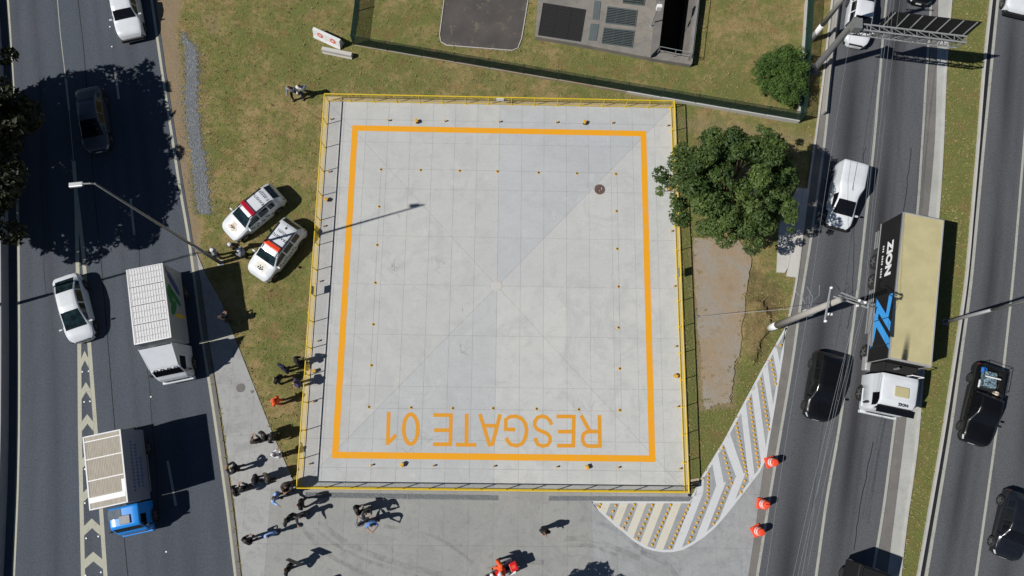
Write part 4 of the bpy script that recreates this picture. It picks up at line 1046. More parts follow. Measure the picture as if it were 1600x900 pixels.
for k_ in range(10):
    a = U(1262, 480, 5.5) + Vector((random.uniform(-.3, .3), random.uniform(-.3, .3), random.uniform(-.3, .3))); b = a + Vector((random.uniform(-.5, .5), random.uniform(0.2, .9), random.uniform(-.4, .3))); c_ = b + Vector((random.uniform(-.4, .4), random.uniform(-.2, .6), random.uniform(-.2, .2)))
    m.path([a, b, c_], 0.012, 4)
m.build('cable_loop', MAT['wire'], up)
def wire(label, pts, z, r_=0.0075, sag=0.25):
    P_ = [G(x, y, zz) for (x, y), zz in zip(pts, z)]
    q = []
    for a, b in zip(P_[:-1], P_[1:]):
        for i in range(10):
            s_ = i / 10; v = a.lerp(b, s_); v.z -= sag * 4 * s_ * (1 - s_); q.append(v)
    q.append(P_[-1])
    o = MB().path(q, r_, 5).build('power_line', MAT['wire']); tag(o, label, 'cable')
wire('outer power line over the lane line of the middle road', [(1402, -40), (1351, 473), (1238, 940)], (9.9, 9.9, 9.9))
wire('middle power line just left of the outer one over the middle road', [(1397, -40), (1342, 470), (1231, 940)], (9.9, 9.9, 9.9))
wire('inner power line joining the back of the crossarm on the utility pole', [(1392, -40), (1339, 478), (1246, 940)], (9.75, 9.75, 9.75))
wire('single power line slung from the far crossarm end above the black car', [(1412, -40), (1352, 478), (1252, 940)], (9.2, 9.2, 9.2), 0.006)
wire('lower telephone cable crossing the lane beside the kerb', [(1345, -40), (1262, 489), (1192, 940)], (5.4, 5.4, 5.4), 0.008)
gw = MB().path([G(1088, 495, 0.2), G(1240, 482, 4.2)], 0.014, 5).tube(G(1088, 495, 0.05), G(1089, 494.7, 0.35), 0.05).build('guy_wire', MAT['wire']); tag(gw, 'thin guy wire from the old slab to the utility pole', 'cable')

# sign gantry
gt = empty('sign_gantry', G(1271, 109)); tag(gt, 'steel sign gantry with lattice arm and black backed sign over the middle road', 'gantry')
vo = gt.location.copy(); GH = 5.75
MB().tube((0, 0, 0), (0, 0, GH + 0.35), 0.23, 0.20, 18).lathe([(0.24, GH + 0.33), (0.24, GH + 0.4)], 18).build('post', MAT['galv_dark'], gt, smooth=False)
MB().lathe([(0.45, 0), (0.45, 0.05)], 14).build('base_plate', MAT['galv_dark'], gt)
A1, B1 = U(1335, 36, GH + 0.25), U(1511, 57, GH + 0.25)
A2, B2 = U(1336, 45, GH + 0.2), U(1510, 66.5, GH + 0.2)
A3, B3 = U(1325, 53, GH - 0.55), U(1494, 74.5, GH - 0.55)
m = MB()
for a, b in ((A1, B1), (A2, B2), (A3, B3)): m.tube(a, b, 0.055)
m.build('chord', MAT['galv'], gt)
m = MB(); NBAY = 9
for i in range(NBAY + 1):
    s_ = i / NBAY; m.tube(A1.lerp(B1, s_), A2.lerp(B2, s_), 0.03, n=6); m.tube(A2.lerp(B2, s_), A3.lerp(B3, s_), 0.028, n=6)
    if i < NBAY:
        s2 = (i + 1) / NBAY; sm = (i + .5) / NBAY
        m.tube(A1.lerp(B1, s_), A2.lerp(B2, s2), 0.028, n=6); m.tube(A2.lerp(B2, s_), A3.lerp(B3, sm), 0.028, n=6); m.tube(A3.lerp(B3, sm), A2.lerp(B2, s2), 0.028, n=6); m.tube(A1.lerp(B1, s_), A3.lerp(B3, s2), 0.025, n=6)
m.build('brace', MAT['galv_dark'], gt)
MB().box(U(1338, 40, GH + 0.2), (0.5, 0.7, 0.6), rz=math.atan2((B1 - A1).y, (B1 - A1).x)).build('bracket', MAT['galv_dark'], gt)
d = (B1 - A1).normalized(); nrm = Vector((-d.y, d.x, 0)).normalized()
s0, s1 = 0.24, 1.02
base_ = A1 + nrm * 0.25
pa, pb = base_ + (B1 - A1) * s0, base_ + (B1 - A1) * s1
zc = (GH - 0.85 + GH + 1.45) / 2; pc = (pa + pb) / 2; pw = (pb - pa).length
MB().bbox((pc.x, pc.y, zc), (pw, 0.06, 2.3), 0.01, m=Matrix.Rotation(math.atan2(d.y, d.x), 3, 'Z')).build('sign_panel', MAT['black_panel'], gt)
m = MB()
for i in range(7):
    p = pa.lerp(pb, (i + 0.25) / 6.6) - nrm * 0.07
    m.tube((p.x, p.y, zc - 0.9), (p.x, p.y, zc + 1.18), 0.04, n=6)
m.build('panel_rib', MAT['galv'], gt)

# traffic drums
def drum(label, base, h=0.95, rz=0):
    e = empty('traffic_drum', base, rz); tag(e, label, 'traffic drum', 'orange drums along the kerb of the middle road')
    MB().bbox((0, 0, 0.05), (0.66, 0.66, 0.10), 0.04).build('base', MAT['orange_plastic'], e)
    pr = [(0.30, 0.09), (0.29, 0.30), (0.27, 0.33), (0.265, 0.55), (0.24, 0.58), (0.235, 0.80), (0.20, 0.86), (0.20, h), (0.12, h + 0.03)]
    b = MB().lathe(pr, 18).build('body', MAT['orange_plastic'], e, smooth=False)
    for z0, r0 in ((0.36, 0.273), (0.61, 0.245)):
        MB().lathe([(r0, z0), (r0 - 0.006, z0 + 0.15)], 18).build('reflective_band', MAT['print_white'], b)
    MB().box((0, 0, h + 0.06), (0.26, 0.05, 0.09)).build('handle', MAT['orange_plastic'], b)
drum('orange traffic drum highest up the kerb, beside the tip of the hatching', G(1203, 722, 0.03), rz=0.3)
drum('orange traffic drum in the middle of the three at the kerb', G(1190, 787, 0.03), rz=-0.15)
drum('orange traffic drum lowest down the kerb near the bottom edge', G(1182, 829, 0.03), rz=0.5)

# ------------------------------------------------------------------ trees
def leaves(name, clumps, n_leaf, size, mat, parent, seed, squash=0.75, up=0.5):
    """leaf-sized faces gathered in clumps; tone varies leaf by leaf and clump by clump"""
    g = np.random.default_rng(seed); V_, tone = [], []
    cl = np.array(clumps); w = cl[:, 3] ** 2; w /= w.sum()
    cnt = np.maximum(8, (w * n_leaf).astype(int))
    ci = np.repeat(np.arange(len(cl)), cnt); n_ = len(ci)
    d = g.normal(size=(n_, 3)); d /= np.linalg.norm(d, axis=1)[:, None]
    rad = cl[ci, 3] * g.uniform(0.25, 1.0, n_) ** 0.45
    pos = cl[ci, :3] + d * rad[:, None] * np.array([1, 1, squash])
    nrm = d * 0.7 + g.normal(size=(n_, 3)) * 0.55 + np.array([0, 0, up]); nrm /= np.linalg.norm(nrm, axis=1)[:, None]
    t1 = np.cross(nrm, g.normal(size=(n_, 3))); t1 /= np.linalg.norm(t1, axis=1)[:, None]; t2 = np.cross(nrm, t1)
    s_ = size * g.uniform(0.6, 1.35, n_)[:, None]
    quad = [pos - t1 * s_, pos - t2 * s_ * 0.45 + nrm * s_ * 0.12, pos + t1 * s_, pos + t2 * s_ * 0.45 + nrm * s_ * 0.12]
    v = np.stack(quad, 1).reshape(-1, 3); f = np.arange(n_ * 4).reshape(-1, 4)
    me = bpy.data.meshes.new(name); me.from_pydata(v.tolist(), [], f.tolist()); me.update()
    ct = g.beta(1.2, 1.8, len(cl))[ci] * 0.75 + g.uniform(-0.1, 0.4, n_)
    a = me.attributes.new('tone', 'FLOAT', 'POINT'); a.data.foreach_set('value', np.repeat(np.clip(ct, 0, 1), 4))
    return obj(name, me, MAT[mat], parent)

def tree(name, label, base, crown, h_trunk, n_clump, clump_r, n_leaf, leaf, mat, seed, trunk_r=0.22, hollow=0.45, zmin=-1.0, cat='tree', gap=None):
    r_ = random.Random(seed); e = empty(name, base); tag(e, label, cat)
    cx, cy, cz, rx, ry, rz = crown; cl = []
    while len(cl) < n_clump:
        u = Vector((r_.gauss(0, 1), r_.gauss(0, 1), r_.gauss(0, 1))).normalized()
        if u.z < zmin: continue
        k_ = r_.uniform(hollow, 1.0) ** 0.6 * (1 + 0.13 * math.sin(3 * math.atan2(u.y, u.x) + seed) + 0.09 * math.sin(7 * math.atan2(u.y, u.x) + 2 * u.z)); small = r_.random() < 0.22; k_ *= 1.02 if small else 1.0
        p = (cx + u.x * rx * k_, cy + u.y * ry * k_, cz + u.z * rz * k_)
        if gap and gap(p): continue
        cl.append((*p, clump_r * (r_.uniform(0.35, 0.6) if small else r_.uniform(0.6, 1.25))))
    tr = MB(); top = Vector((cx * 0.5, cy * 0.5, h_trunk))
    tr.tube((0, 0, -0.1), top * 0.5 + Vector((0.05, 0.02, 0)), trunk_r, trunk_r * 0.8, 10).tube(top * 0.5 + Vector((0.05, 0.02, 0)), top, trunk_r * 0.82, trunk_r * 0.65, 10)
    tr.build('trunk', MAT['bark'], e, smooth=True)
    lim = MB()
    for c_ in r_.sample(cl, min(len(cl), 34)):
        mid_ = top.lerp(Vector(c_[:3]), 0.5) + Vector((r_.uniform(-.3, .3), r_.uniform(-.3, .3), r_.uniform(0, .4)))
        lim.tube(top, mid_, trunk_r * 0.36, trunk_r * 0.2, 6).tube(mid_, c_[:3], trunk_r * 0.2, 0.02, 5)
    lim.build('limbs', MAT['bark'], e, smooth=True)
    leaves('crown', cl, n_leaf, leaf, mat, e, seed)
    return e
def sunk(v): return (v.x, v.y, 0)
tb_ = G(1147, 291, 5.4)
tree('broad_tree', 'large dark green tree overhanging the right railing of the helipad', sunk(tb_), (0, 0, 5.5, 3.85, 3.55, 2.8), 3.2, 210, 0.60, 46000, 0.105, 'leaf_big', 11, 0.24, 0.30, -0.6)
sh = G(1222, 117, 1.2)
tree('round_shrub', 'dense bright green round shrub inside the corner of the green fence', sunk(sh), (0, 0, 1.15, 1.78, 2.1, 1.3), 0.6, 300, 0.33, 30000, 0.062, 'leaf_bush', 5, 0.09, 0.35, -0.5, 'shrub')
tree('roadside_tree', 'large dark tree at the left edge whose shadow covers the road', (-34.0, 6.3, 0), (0, 0, 6.2, 6.9, 6.6, 3.2), 3.0, 330, 0.98, 46000, 0.23, 'leaf_dark', 23, 0.3, 0.25, -0.5)
bt = G(935, 905)
tree('young_tree', 'tree below the picture whose shadow reaches the apron', (bt.x - 4.9, bt.y - 2.2, 0), (0, 0, 5.0, 1.7, 1.7, 1.4), 3.2, 40, 0.5, 4200, 0.14, 'leaf_big', 31, 0.12, 0.3, -0.7)
# ------------------------------------------------------------------ vehicles
def prof(ctrl, s, k=0.012):
    xs = [c[0] for c in ctrl]; ys = [c[1] for c in ctrl]
    return sum(np.interp(np.clip(s + d, 0, 1), xs, ys) for d in (-k, -k / 2, 0, k / 2, k)) / 5

KIND = {
 'sedan': dict(belt=[(0, .50), (.02, .62), (.08, .75), (.20, .88), (.5, .93), (.92, 1.0), (.98, .92), (1, .58)],
    top=[(0, .52), (.02, .66), (.08, .82), (.18, .95), (.40, 1.37), (.50, 1.46), (.66, 1.46), (.73, 1.41), (.92, 1.06), (.98, .98), (1, .60)],
    half=[(0, .42), (.008, .54), (.025, .67), (.06, .79), (.13, .87), (.3, .90), (.8, .90), (.93, .82), (.985, .70), (1, .58)],
    roof=[(0, .34), (.01, .46), (.03, .58), (.08, .68), (.18, .75), (.42, .60), (.68, .58), (.92, .66), (.98, .62), (1, .48)],
    ws=(.19, .425), rw=(.715, .91), sg=[(.25, .50), (.52, .70), (.715, .84)]),
 'hatch': dict(belt=[(0, .52), (.02, .66), (.08, .78), (.27, .95), (.5, .98), (.9, 1.05), (.98, .95), (1, .6)],
    top=[(0, .54), (.02, .70), (.08, .84), (.25, 1.02), (.40, 1.40), (.50, 1.51), (.75, 1.50), (.86, 1.44), (.97, 1.08), (1, .62)],
    half=[(0, .43), (.008, .56), (.025, .69), (.06, .80), (.13, .87), (.3, .90), (.8, .90), (.94, .83), (.985, .74), (1, .62)],
    roof=[(0, .35), (.01, .47), (.03, .60), (.08, .70), (.25, .75), (.42, .61), (.80, .58), (.88, .56), (.97, .62), (1, .52)],
    ws=(.265, .41), rw=(.865, .955), sg=[(.31, .52), (.54, .70), (.72, .82)]),
 'suv': dict(belt=[(0, .60), (.02, .80), (.08, .92), (.26, 1.06), (.5, 1.08), (.92, 1.12), (.98, 1.05), (1, .62)],
    top=[(0, .62), (.02, .86), (.08, .99), (.25, 1.13), (.38, 1.52), (.47, 1.65), (.85, 1.66), (.91, 1.58), (.975, 1.14), (1, .64)],
    half=[(0, .46), (.008, .60), (.025, .72), (.06, .82), (.13, .89), (.3, .91), (.85, .91), (.95, .86), (.985, .78), (1, .66)],
    roof=[(0, .38), (.01, .50), (.03, .62), (.08, .73), (.25, .78), (.40, .66), (.85, .63), (.92, .62), (.975, .68), (1, .56)],
    ws=(.265, .39), rw=(.905, .968), sg=[(.30, .51), (.53, .70), (.72, .86)]),
 'van': dict(belt=[(0, .55), (.02, .70), (.08, .82), (.26, .98), (.46, 1.02), (.54, 1.35), (.96, 1.35), (.99, 1.2), (1, .7)],
    top=[(0, .56), (.02, .74), (.08, .90), (.16, 1.03), (.36, 1.48), (.44, 1.58), (.53, 1.72), (.60, 1.86), (.96, 1.86), (.99, 1.6), (1, .72)],
    half=[(0, .54), (.015, .66), (.06, .78), (.13, .84), (.3, .86), (.5, .88), (.60, .92), (.95, .92), (.985, .84), (1, .76)],
    roof=[(0, .44), (.03, .60), (.08, .68), (.16, .72), (.38, .61), (.48, .62), (.58, .80), (.95, .80), (.99, .72), (1, .62)],
    ws=(.175, .375), rw=None, sg=[(.25, .46)]),
 'pickup': dict(belt=[(0, .62), (.02, .84), (.08, .96), (.25, 1.06), (.5, 1.08), (.60, 1.06), (.97, 1.06), (.99, 1.0), (1, .62)],
    top=[(0, .64), (.02, .90), (.08, 1.03), (.245, 1.14), (.35, 1.58), (.42, 1.72), (.55, 1.72), (.585, 1.66), (.61, 1.12), (.97, 1.10), (.99, 1.04), (1, .64)],
    half=[(0, .60), (.015, .76), (.06, .85), (.13, .90), (.3, .92), (.85, .92), (.96, .90), (.99, .86), (1, .80)],
    roof=[(0, .50), (.03, .68), (.08, .76), (.245, .79), (.37, .66), (.56, .64), (.61, .82), (.97, .82), (.99, .78), (1, .70)],
    ws=(.255, .36), rw=(.588, .605), sg=[(.29, .42), (.435, .56)], bed=(.63, .965)),
 'cab': dict(belt=[(0, 1.15), (.05, 1.45), (.2, 1.60), (1, 1.60)],
    top=[(0, 1.18), (.04, 1.50), (.12, 1.75), (.26, 2.40), (.34, 2.52), (.95, 2.55), (1, 2.45)],
    half=[(0, .84), (.04, .96), (.12, 1.02), (.3, 1.04), (1, 1.04)],
    roof=[(0, .78), (.05, .86), (.12, .94), (.28, .88), (.9, .90), (1, .88)],
    ws=(.13, .255), rw=None, sg=[(.20, .62)]),
 'tractor': dict(belt=[(0, 1.5), (.04, 1.85), (.1, 1.98), (1, 2.0)],
    top=[(0, 1.55), (.03, 1.90), (.07, 2.10), (.17, 2.75), (.30, 2.98), (.9, 3.05), (1, 3.0)],
    half=[(0, 1.0), (.03, 1.14), (.1, 1.21), (1, 1.23)],
    roof=[(0, .90), (.04, 1.02), (.08, 1.10), (.20, 1.04), (.4, 1.06), (1, 1.08)],
    ws=(.075, .165), rw=None, sg=[(.14, .48)]),
}
WHEELS = {}
def wheel_mesh(r, w, rim='rim'):
    if (r, w) in WHEELS: return WHEELS[(r, w)]
    q = Matrix.Rotation(R(90), 3, 'Y')
    ty = MB().lathe([(r * .62, -w / 2), (r * .9, -w / 2), (r, -w * .36), (r, w * .36), (r * .9, w / 2), (r * .62, w / 2)], 22, m=q).me('wheel')
    m = MB().lathe([(r * .63, -w * .42), (r * .63, w * .42)], 22, m=q)
    for k in range(5):
        a = k * math.tau / 5
        for sx in (-1, 1): m.box((sx * w * .47, math.cos(a) * r * .3, math.sin(a) * r * .3), (0.02, r * .62, r * .16), m=Matrix.Rotation(a, 3, 'X'))
    m.lathe([(r * .14, -w * .5), (r * .14, w * .5)], 10, m=q)
    WHEELS[(r, w)] = (ty, m.me('rim')); return WHEELS[(r, w)]

def shell(root, kind, L, W, paint_, glass='glass', zoff=0.0, zscale=1.0, wheels=(.17, .80), wr=.33, arches=True, sill=.22, extra=(), trim=True, lights=True):
    """body and glass cut from one lofted skin, so that panes sit flush in their pillars"""
    K = KIND[kind]; ks = W / 1.82 if kind not in ('cab', 'tractor') else W / (2 * K['half'][-1][1])
    st = set(np.linspace(0, 1, 41).round(4)) | {.006, .012, .022, .06, .965, .98, .992}
    for r_ in [K['ws'], K['rw']] + K['sg'] + [K.get('bed')] + list(extra):
        if r_: st |= {r_[0], r_[1]}
    s = np.array(sorted(st)); s = s[np.concatenate([[True], np.diff(s) > 0.002])]
    for r_ in [K['ws'], K['rw']] + K['sg'] + [K.get('bed')] + list(extra):
        if r_:
            for e_ in r_: s[np.argmin(abs(s - e_))] = e_
    zb = prof(K['belt'], s) * zscale; zt = prof(K['top'], s) * zscale; hw = prof(K['half'], s) * ks; rw_ = prof(K['roof'], s) * ks
    y = L / 2 - s * L
    zs = np.full(s.shape, sill)
    if arches:
        for wv in wheels:
            d = abs(y - (L / 2 - wv * L)); ar = wr + .06
            zs = np.maximum(zs, np.where(d < ar, wr + np.sqrt(np.maximum(0, ar ** 2 - d ** 2)) * .98, 0))
    cols = []
    for i in range(len(s)):
        w, b, t, r_ = hw[i], zb[i], zt[i], rw_[i]
        p1z = max(min(.45 * zscale + (.3 if kind in ('cab', 'tractor') else 0), b * .6), zs[i] + .02); p2z = max(b - .14, p1z + .02); b2 = max(b, p2z + .02)
        t = max(t, b2 + .015)
        side = [(w * .95, zs[i]), (w, p1z), (w * .99, p2z), (w * .955, b2)]
        e = (r_ + .015, t - .035 - (.02 if t - b2 > .2 else 0)); e = (e[0], max(e[1], b2 + .004))
        for q in (.12, .88): side.append((side[3][0] + (e[0] - side[3][0]) * q, side[3][1] + (e[1] - side[3][1]) * q))
        side += [e, (r_ * .93, t - .018), (r_ * .55, t - .004), (0, t)]
        cols.append(side)
    nh = 10; nc = 2 * nh - 1
    V_ = []
    for i in range(len(s)):
        h = cols[i]
        for j in range(nc):
            q = h[j] if j < nh else h[nc - 1 - j]; sx = -1 if j < nh else 1
            V_.append((sx * q[0], y[i], q[1] + zoff))
    groups = {}
    bed = K.get('bed')
    for i in range(len(s) - 1):
        sm = (s[i] + s[i + 1]) / 2
        for j in range(nc - 1):
            m = j if j < nh - 1 else nc - 2 - j; sd = 'l' if j < nh - 1 else 'r'
            nm = 'body'
            if m >= 7 and K['ws'][0] < sm < K['ws'][1]: nm = 'windscreen'
            elif m >= 7 and K['rw'] and K['rw'][0] < sm < K['rw'][1]: nm = 'rear_window'
            elif m == 4:
                for k_, r_ in enumerate(K['sg']):
                    if r_[0] < sm < r_[1]: nm = 'side_window|%s%d' % (sd, k_)
            elif lights and kind not in ('cab', 'tractor') and m == 2 and .012 < sm < .06: nm = 'headlight|' + sd
            elif lights and kind not in ('cab', 'tractor') and m == 2 and .965 < sm < .992: nm = 'taillight|' + sd
            elif lights and kind in ('cab', 'tractor') and m == 1 and .012 < sm < .06: nm = 'headlight|' + sd
            if bed and m >= 7 and bed[0] < sm < bed[1]: nm = None
            for (n2, r0, r1, ms) in ():
                pass
            if nm: groups.setdefault(nm, []).append((i * nc + j, (i + 1) * nc + j, (i + 1) * nc + j + 1, i * nc + j + 1))
    n_ = len(s)
    groups['body'] += [tuple(range(nc))[::-1], tuple((n_ - 1) * nc + j for j in range(nc))]
    V_ = np.array(V_)
    for nm, fs in groups.items():
        used = sorted({i for f in fs for i in f}); mp = {a: b for b, a in enumerate(used)}
        me = mesh(nm.split('|')[0], V_[used].tolist(), [[mp[i] for i in f] for f in fs])
        if nm == 'body':
            bmx = bmesh.new(); bmx.from_mesh(me); bmesh.ops.recalc_face_normals(bmx, faces=bmx.faces); bmx.to_mesh(me); bmx.free()
        mt = {'body': paint_, 'headlight': 'headlight', 'taillight': 'taillight'}.get(nm.split('|')[0], glass)
        obj(nm.split('|')[0], me, MAT[mt], root, smooth=True)
    if bed:
        y0, y1 = L / 2 - bed[0] * L, L / 2 - bed[1] * L; w = float(np.interp(.8, s, rw_)) * .93; z1 = float(np.interp(.8, s, zt)) + zoff - .01
        m = MB(); m.add([(-w, y0, z1), (w, y0, z1), (w, y1, z1), (-w, y1, z1), (-w, y0, .62), (w, y0, .62), (w, y1, .62), (-w, y1, .62)], [(4, 5, 6, 7), (0, 1, 5, 4), (1, 2, 6, 5), (2, 3, 7, 6), (3, 0, 4, 7)])
        m.build('cargo_bed', MAT['black_trim'], root)
    # running gear
    MB().box((0, 0, sill + .12), (W * .86, L * .94, .22)).build('chassis', MAT['under'], root)
    ty, rm = wheel_mesh(wr, .21)
    for wv in wheels:
        for sx in (-1, 1):
            o = obj('wheel', ty, MAT['rubber'], root, (sx * (float(np.interp(wv, s, hw)) - .10), L / 2 - wv * L, wr), smooth=True)
            obj('rim', rm, MAT['rim' if paint_ != 'car_black' else 'rim_dark'], o)
    hwf = lambda q: float(np.interp(q, s, hw)); ztf = lambda q: float(np.interp(q, s, zt)); zbf = lambda q: float(np.interp(q, s, zb))
    if trim:
        q = K['ws'][0] + .035
        for sx in (-1, 1):
            MB().bbox((sx * (hwf(q) + .09), L / 2 - q * L, zbf(q) + .06 + zoff), (.20, .11, .14), .03).build('mirror', MAT[paint_], root)
            for k_, r_ in enumerate(K['sg'][:2]):
                MB().bbox((sx * (hwf(r_[1]) * .985), L / 2 - (r_[1] - .03) * L, zbf(r_[1]) - .10 + zoff), (.05, .16, .035), .012).build('door_handle', MAT[paint_], root)
        MB().box((0, L / 2 + .006, .42 + zoff), (.40, .015, .13)).build('number_plate', MAT['plate'], root)
        MB().box((0, -L / 2 - .006, .62 + zoff), (.40, .015, .13)).build('number_plate', MAT['plate'], root)
        MB().bbox((0, L / 2 - .03, .56 + zoff), (W * .52, .09, .11), .02).build('grille', MAT['black_trim'], root)
        m = MB()
        for sx in (-.28, .22):
            yb = L / 2 - (K['ws'][0] + .004) * L; m.tube((sx, yb, ztf(K['ws'][0]) + .02 + zoff), (sx + .38, yb - .16, ztf(K['ws'][0] + .035) + .022 + zoff), .009, n=4)
        m.build('wiper', MAT['black_trim'], root)
    return dict(hw=hwf, zt=ztf, zb=zbf, L=L, s=s)

def vehicle(name, label, cat, front, rear, L, z=0.6):
    a, b = G(*front, z), G(*rear, z); d = (a - b); hd = math.atan2(d.y, d.x); c = (a + b) / 2
    if front and L: c = a - Vector((math.cos(hd), math.sin(hd), 0)) * L / 2
    e = empty(name, (c.x, c.y, 0.012), hd - math.pi / 2); tag(e, label, cat); return e

def text_mesh(s, size, bold=0.0):
    cu = bpy.data.curves.new('t', 'FONT'); cu.body = s; cu.size = size; cu.align_x = 'CENTER'; cu.align_y = 'CENTER'; cu.offset = bold
    o = bpy.data.objects.new('t', cu); COL.objects.link(o); bpy.context.view_layer.update()
    me = bpy.data.meshes.new_from_object(o.evaluated_get(bpy.context.evaluated_depsgraph_get())); bpy.data.objects.remove(o); return me

v = vehicle('parked_sedan', 'white sedan driving down beside the chevron markings of the left road', 'car', (130, 533), (105, 431), 4.48); v.name = 'white_sedan'
shell(v, 'sedan', 4.48, 1.78, 'car_white', 'glass_teal')
v = vehicle('grey_sedan', 'dark grey sedan in the deep shade of the tree on the left road', 'car', (153, 236), (140, 137), 4.6); shell(v, 'sedan', 4.6, 1.80, 'car_grey')
v = vehicle('black_suv', 'black sport utility car in the kerb lane of the middle road', 'car', (1276, 656), (1294, 552), 4.34); shell(v, 'suv', 4.34, 1.88, 'car_black')
v = vehicle('black_hatchback', 'black hatchback at the right edge near the bottom of the picture', 'car', (1570, 872), (1593, 768), 4.1); shell(v, 'hatch', 4.1, 1.82, 'car_navy')
v = vehicle('white_hatchback', 'white hatchback passing under the sign gantry', 'car', (1337, 71), (1350, -25), 4.3); shell(v, 'sedan', 4.3, 1.80, 'car_white')
v = vehicle('white_crossover', 'white car with black bumper cut off by the top right corner', 'car', (1587, 21), (1600, -80), 4.3); I = shell(v, 'suv', 4.3, 1.85, 'car_white')
MB().bbox((0, 2.15, .42), (1.60, .24, .42), .09).build('bumper', MAT['black_trim'], v)
v = vehicle('dark_car', 'black car cut off by the top edge above the gantry', 'car', (1437, 4), (1449, -90), 4.3); shell(v, 'sedan', 4.3, 1.80, 'car_black')
v = vehicle('delivery_van', 'small white delivery van half shaded by the big tree', 'van', (1308, 356), (1327, 256), 4.5); I = shell(v, 'van', 4.5, 1.82, 'car_white')
MB().box((0, -1.0, 1.868), (.02, 2.0, .012)).build('roof_seam', MAT['black_trim'], v)
MB().bbox((0, 2.22, .42), (1.45, .22, .34), .08).build('bumper', MAT['black_trim'], v)

# police cars with printed roofs
def print_on(v, s_, size, loc, rz, mat='print_dark', name='lettering', bold=0.0):
    return obj(name, text_mesh(s_, size, bold), MAT[mat], v, loc, (0, 0, rz))
def light_bar(v, y, z, w, mat):
    b = MB().bbox((0, 0, 0), (w, .31, .14), .055).build('light_bar', MAT[mat], v, loc=(0, y, z), smooth=False)
    MB().box((0, 0, -.09), (w * .8, .12, .06)).build('bar_foot', MAT['black_trim'], b)
    MB().box((0, .06, 0), (.04, .2, .136)).build('bar_divider', MAT['black_trim'], b)
def roof_rails(v, I, y0, y1, x, mat='black_trim'):
    for sx in (-1, 1):
        MB().path([(sx * x, y0, I['zt'](.5) - .02), (sx * x, y0 - .1, I['zt'](.55) + .045), (sx * x, y1 + .1, I['zt'](.8) + .045), (sx * x, y1, I['zt'](.82) - .02)], .036).build('roof_rail', MAT[mat], v)
def crest(v, x, y, z, k=1.0):
    m = MB()
    for i, (dx, dy, w) in enumerate(((0, .12, .10), (.13, .05, .09), (-.13, .05, .09), (.08, -.1, .10), (-.09, -.09, .10), (0, .01, .08))): m.box((x + dx * k, y + dy * k, z), (w * k, .07 * k, .004), rz=i)
    m.build('crest', MAT['print_dark'], v)
v = vehicle('police_car', 'white police car with dark red light bar and a rusty patched bonnet', 'police car', (356, 367), (437, 300), 4.32); I = shell(v, 'hatch', 4.32, 1.78, 'car_white', 'glass_teal', zscale=1.09)
light_bar(v, .02, 1.71, 1.24, 'lightbar_red'); roof_rails(v, I, .5, -1.4, .55)
print_on(v, 'TRANSITO', .27, (0, -.85, 1.648), 0); print_on(v, 'T-02227', .26, (0, -1.28, 1.646), 0)
t = NT('rust_patch'); MAT['rust_patch'] = t.out(t.mix(t.mr(t.noise(9, 3), .35, .65), (0.55, 0.42, 0.30), (0.70, 0.66, 0.60)), 0.7)
def bonnet_decal(v, I, sx, sy, y, mat, name, lift=.012, kind='hatch', zs=1.0, jag=0.0, seed=1):
    """thin film that follows the bonnet"""
    g = random.Random(seed); n_ = 14; vs_ = [(0, y)]
    for i in range(n_):
        a = i * math.tau / n_; k_ = 1 + g.uniform(-jag, jag); vs_.append((sx * math.cos(a) * k_, y + sy * math.sin(a) * k_))
    zz = lambda x_, y_: I['zt']((I['L'] / 2 - y_) / I['L']) - .03 * (abs(x_) / .7) ** 2
    MB().add([(a, b, zz(a, b) + lift) for a, b in vs_], [(0, 1 + i, 1 + (i + 1) % n_) for i in range(n_)]).build(name, MAT[mat], v)
bonnet_decal(v, I, .34, .30, 1.52, 'rust_patch', 'rust_patch', jag=.35)
zc_ = I['zt']((2.16 - 1.5) / 4.32) + .03; crest(v, .02, 1.5, zc_)
for sx in (-1, 1):
    m = MB()
    for i in range(9): m.box((sx * .905, -.9 + i * .2 + .06 * (i % 2), .72 + .10 * ((i * 7) % 3)), (.012, .12, .09))
    m.build('side_checks', MAT['print_dark'], v)
v = vehicle('police_car', 'white police car with bright orange light bar next to the railing', 'police car', (401, 433), (464, 352), 4.3); I = shell(v, 'suv', 4.3, 1.84, 'car_white', 'glass_teal')
light_bar(v, -.02, 1.78, 1.24, 'lightbar_orange'); roof_rails(v, I, .45, -1.5, .60)
print_on(v, 'TRANSITO', .25, (0, -.72, 1.668), 0); print_on(v, 'T-02051', .25, (0, -1.08, 1.668), 0)
MB().tube((0, -1.45, 1.66), (0, -1.9, 1.95), .01, n=4).box((0, -1.42, 1.668), (.12, .12, .03)).build('antenna', MAT['black_trim'], v)
t = NT('check_yellow'); MAT['check_yellow'] = t.out((0.68, 0.67, 0.58), 0.6)
bonnet_decal(v, I, .55, .40, 1.50, 'check_yellow', 'bonnet_stripe', lift=.008, jag=.1, seed=4)
zc_ = I['zt']((2.15 - 1.5) / 4.3) + .03; crest(v, 0, 1.5, zc_, 1.15)
for sx in (-1, 1):
    m = MB()
    for i in range(8): m.box((sx * .935, -.8 + i * .21, .75 + .10 * ((i * 5) % 3)), (.012, .11, .09))
    m.build('side_checks', MAT['print_dark'], v)

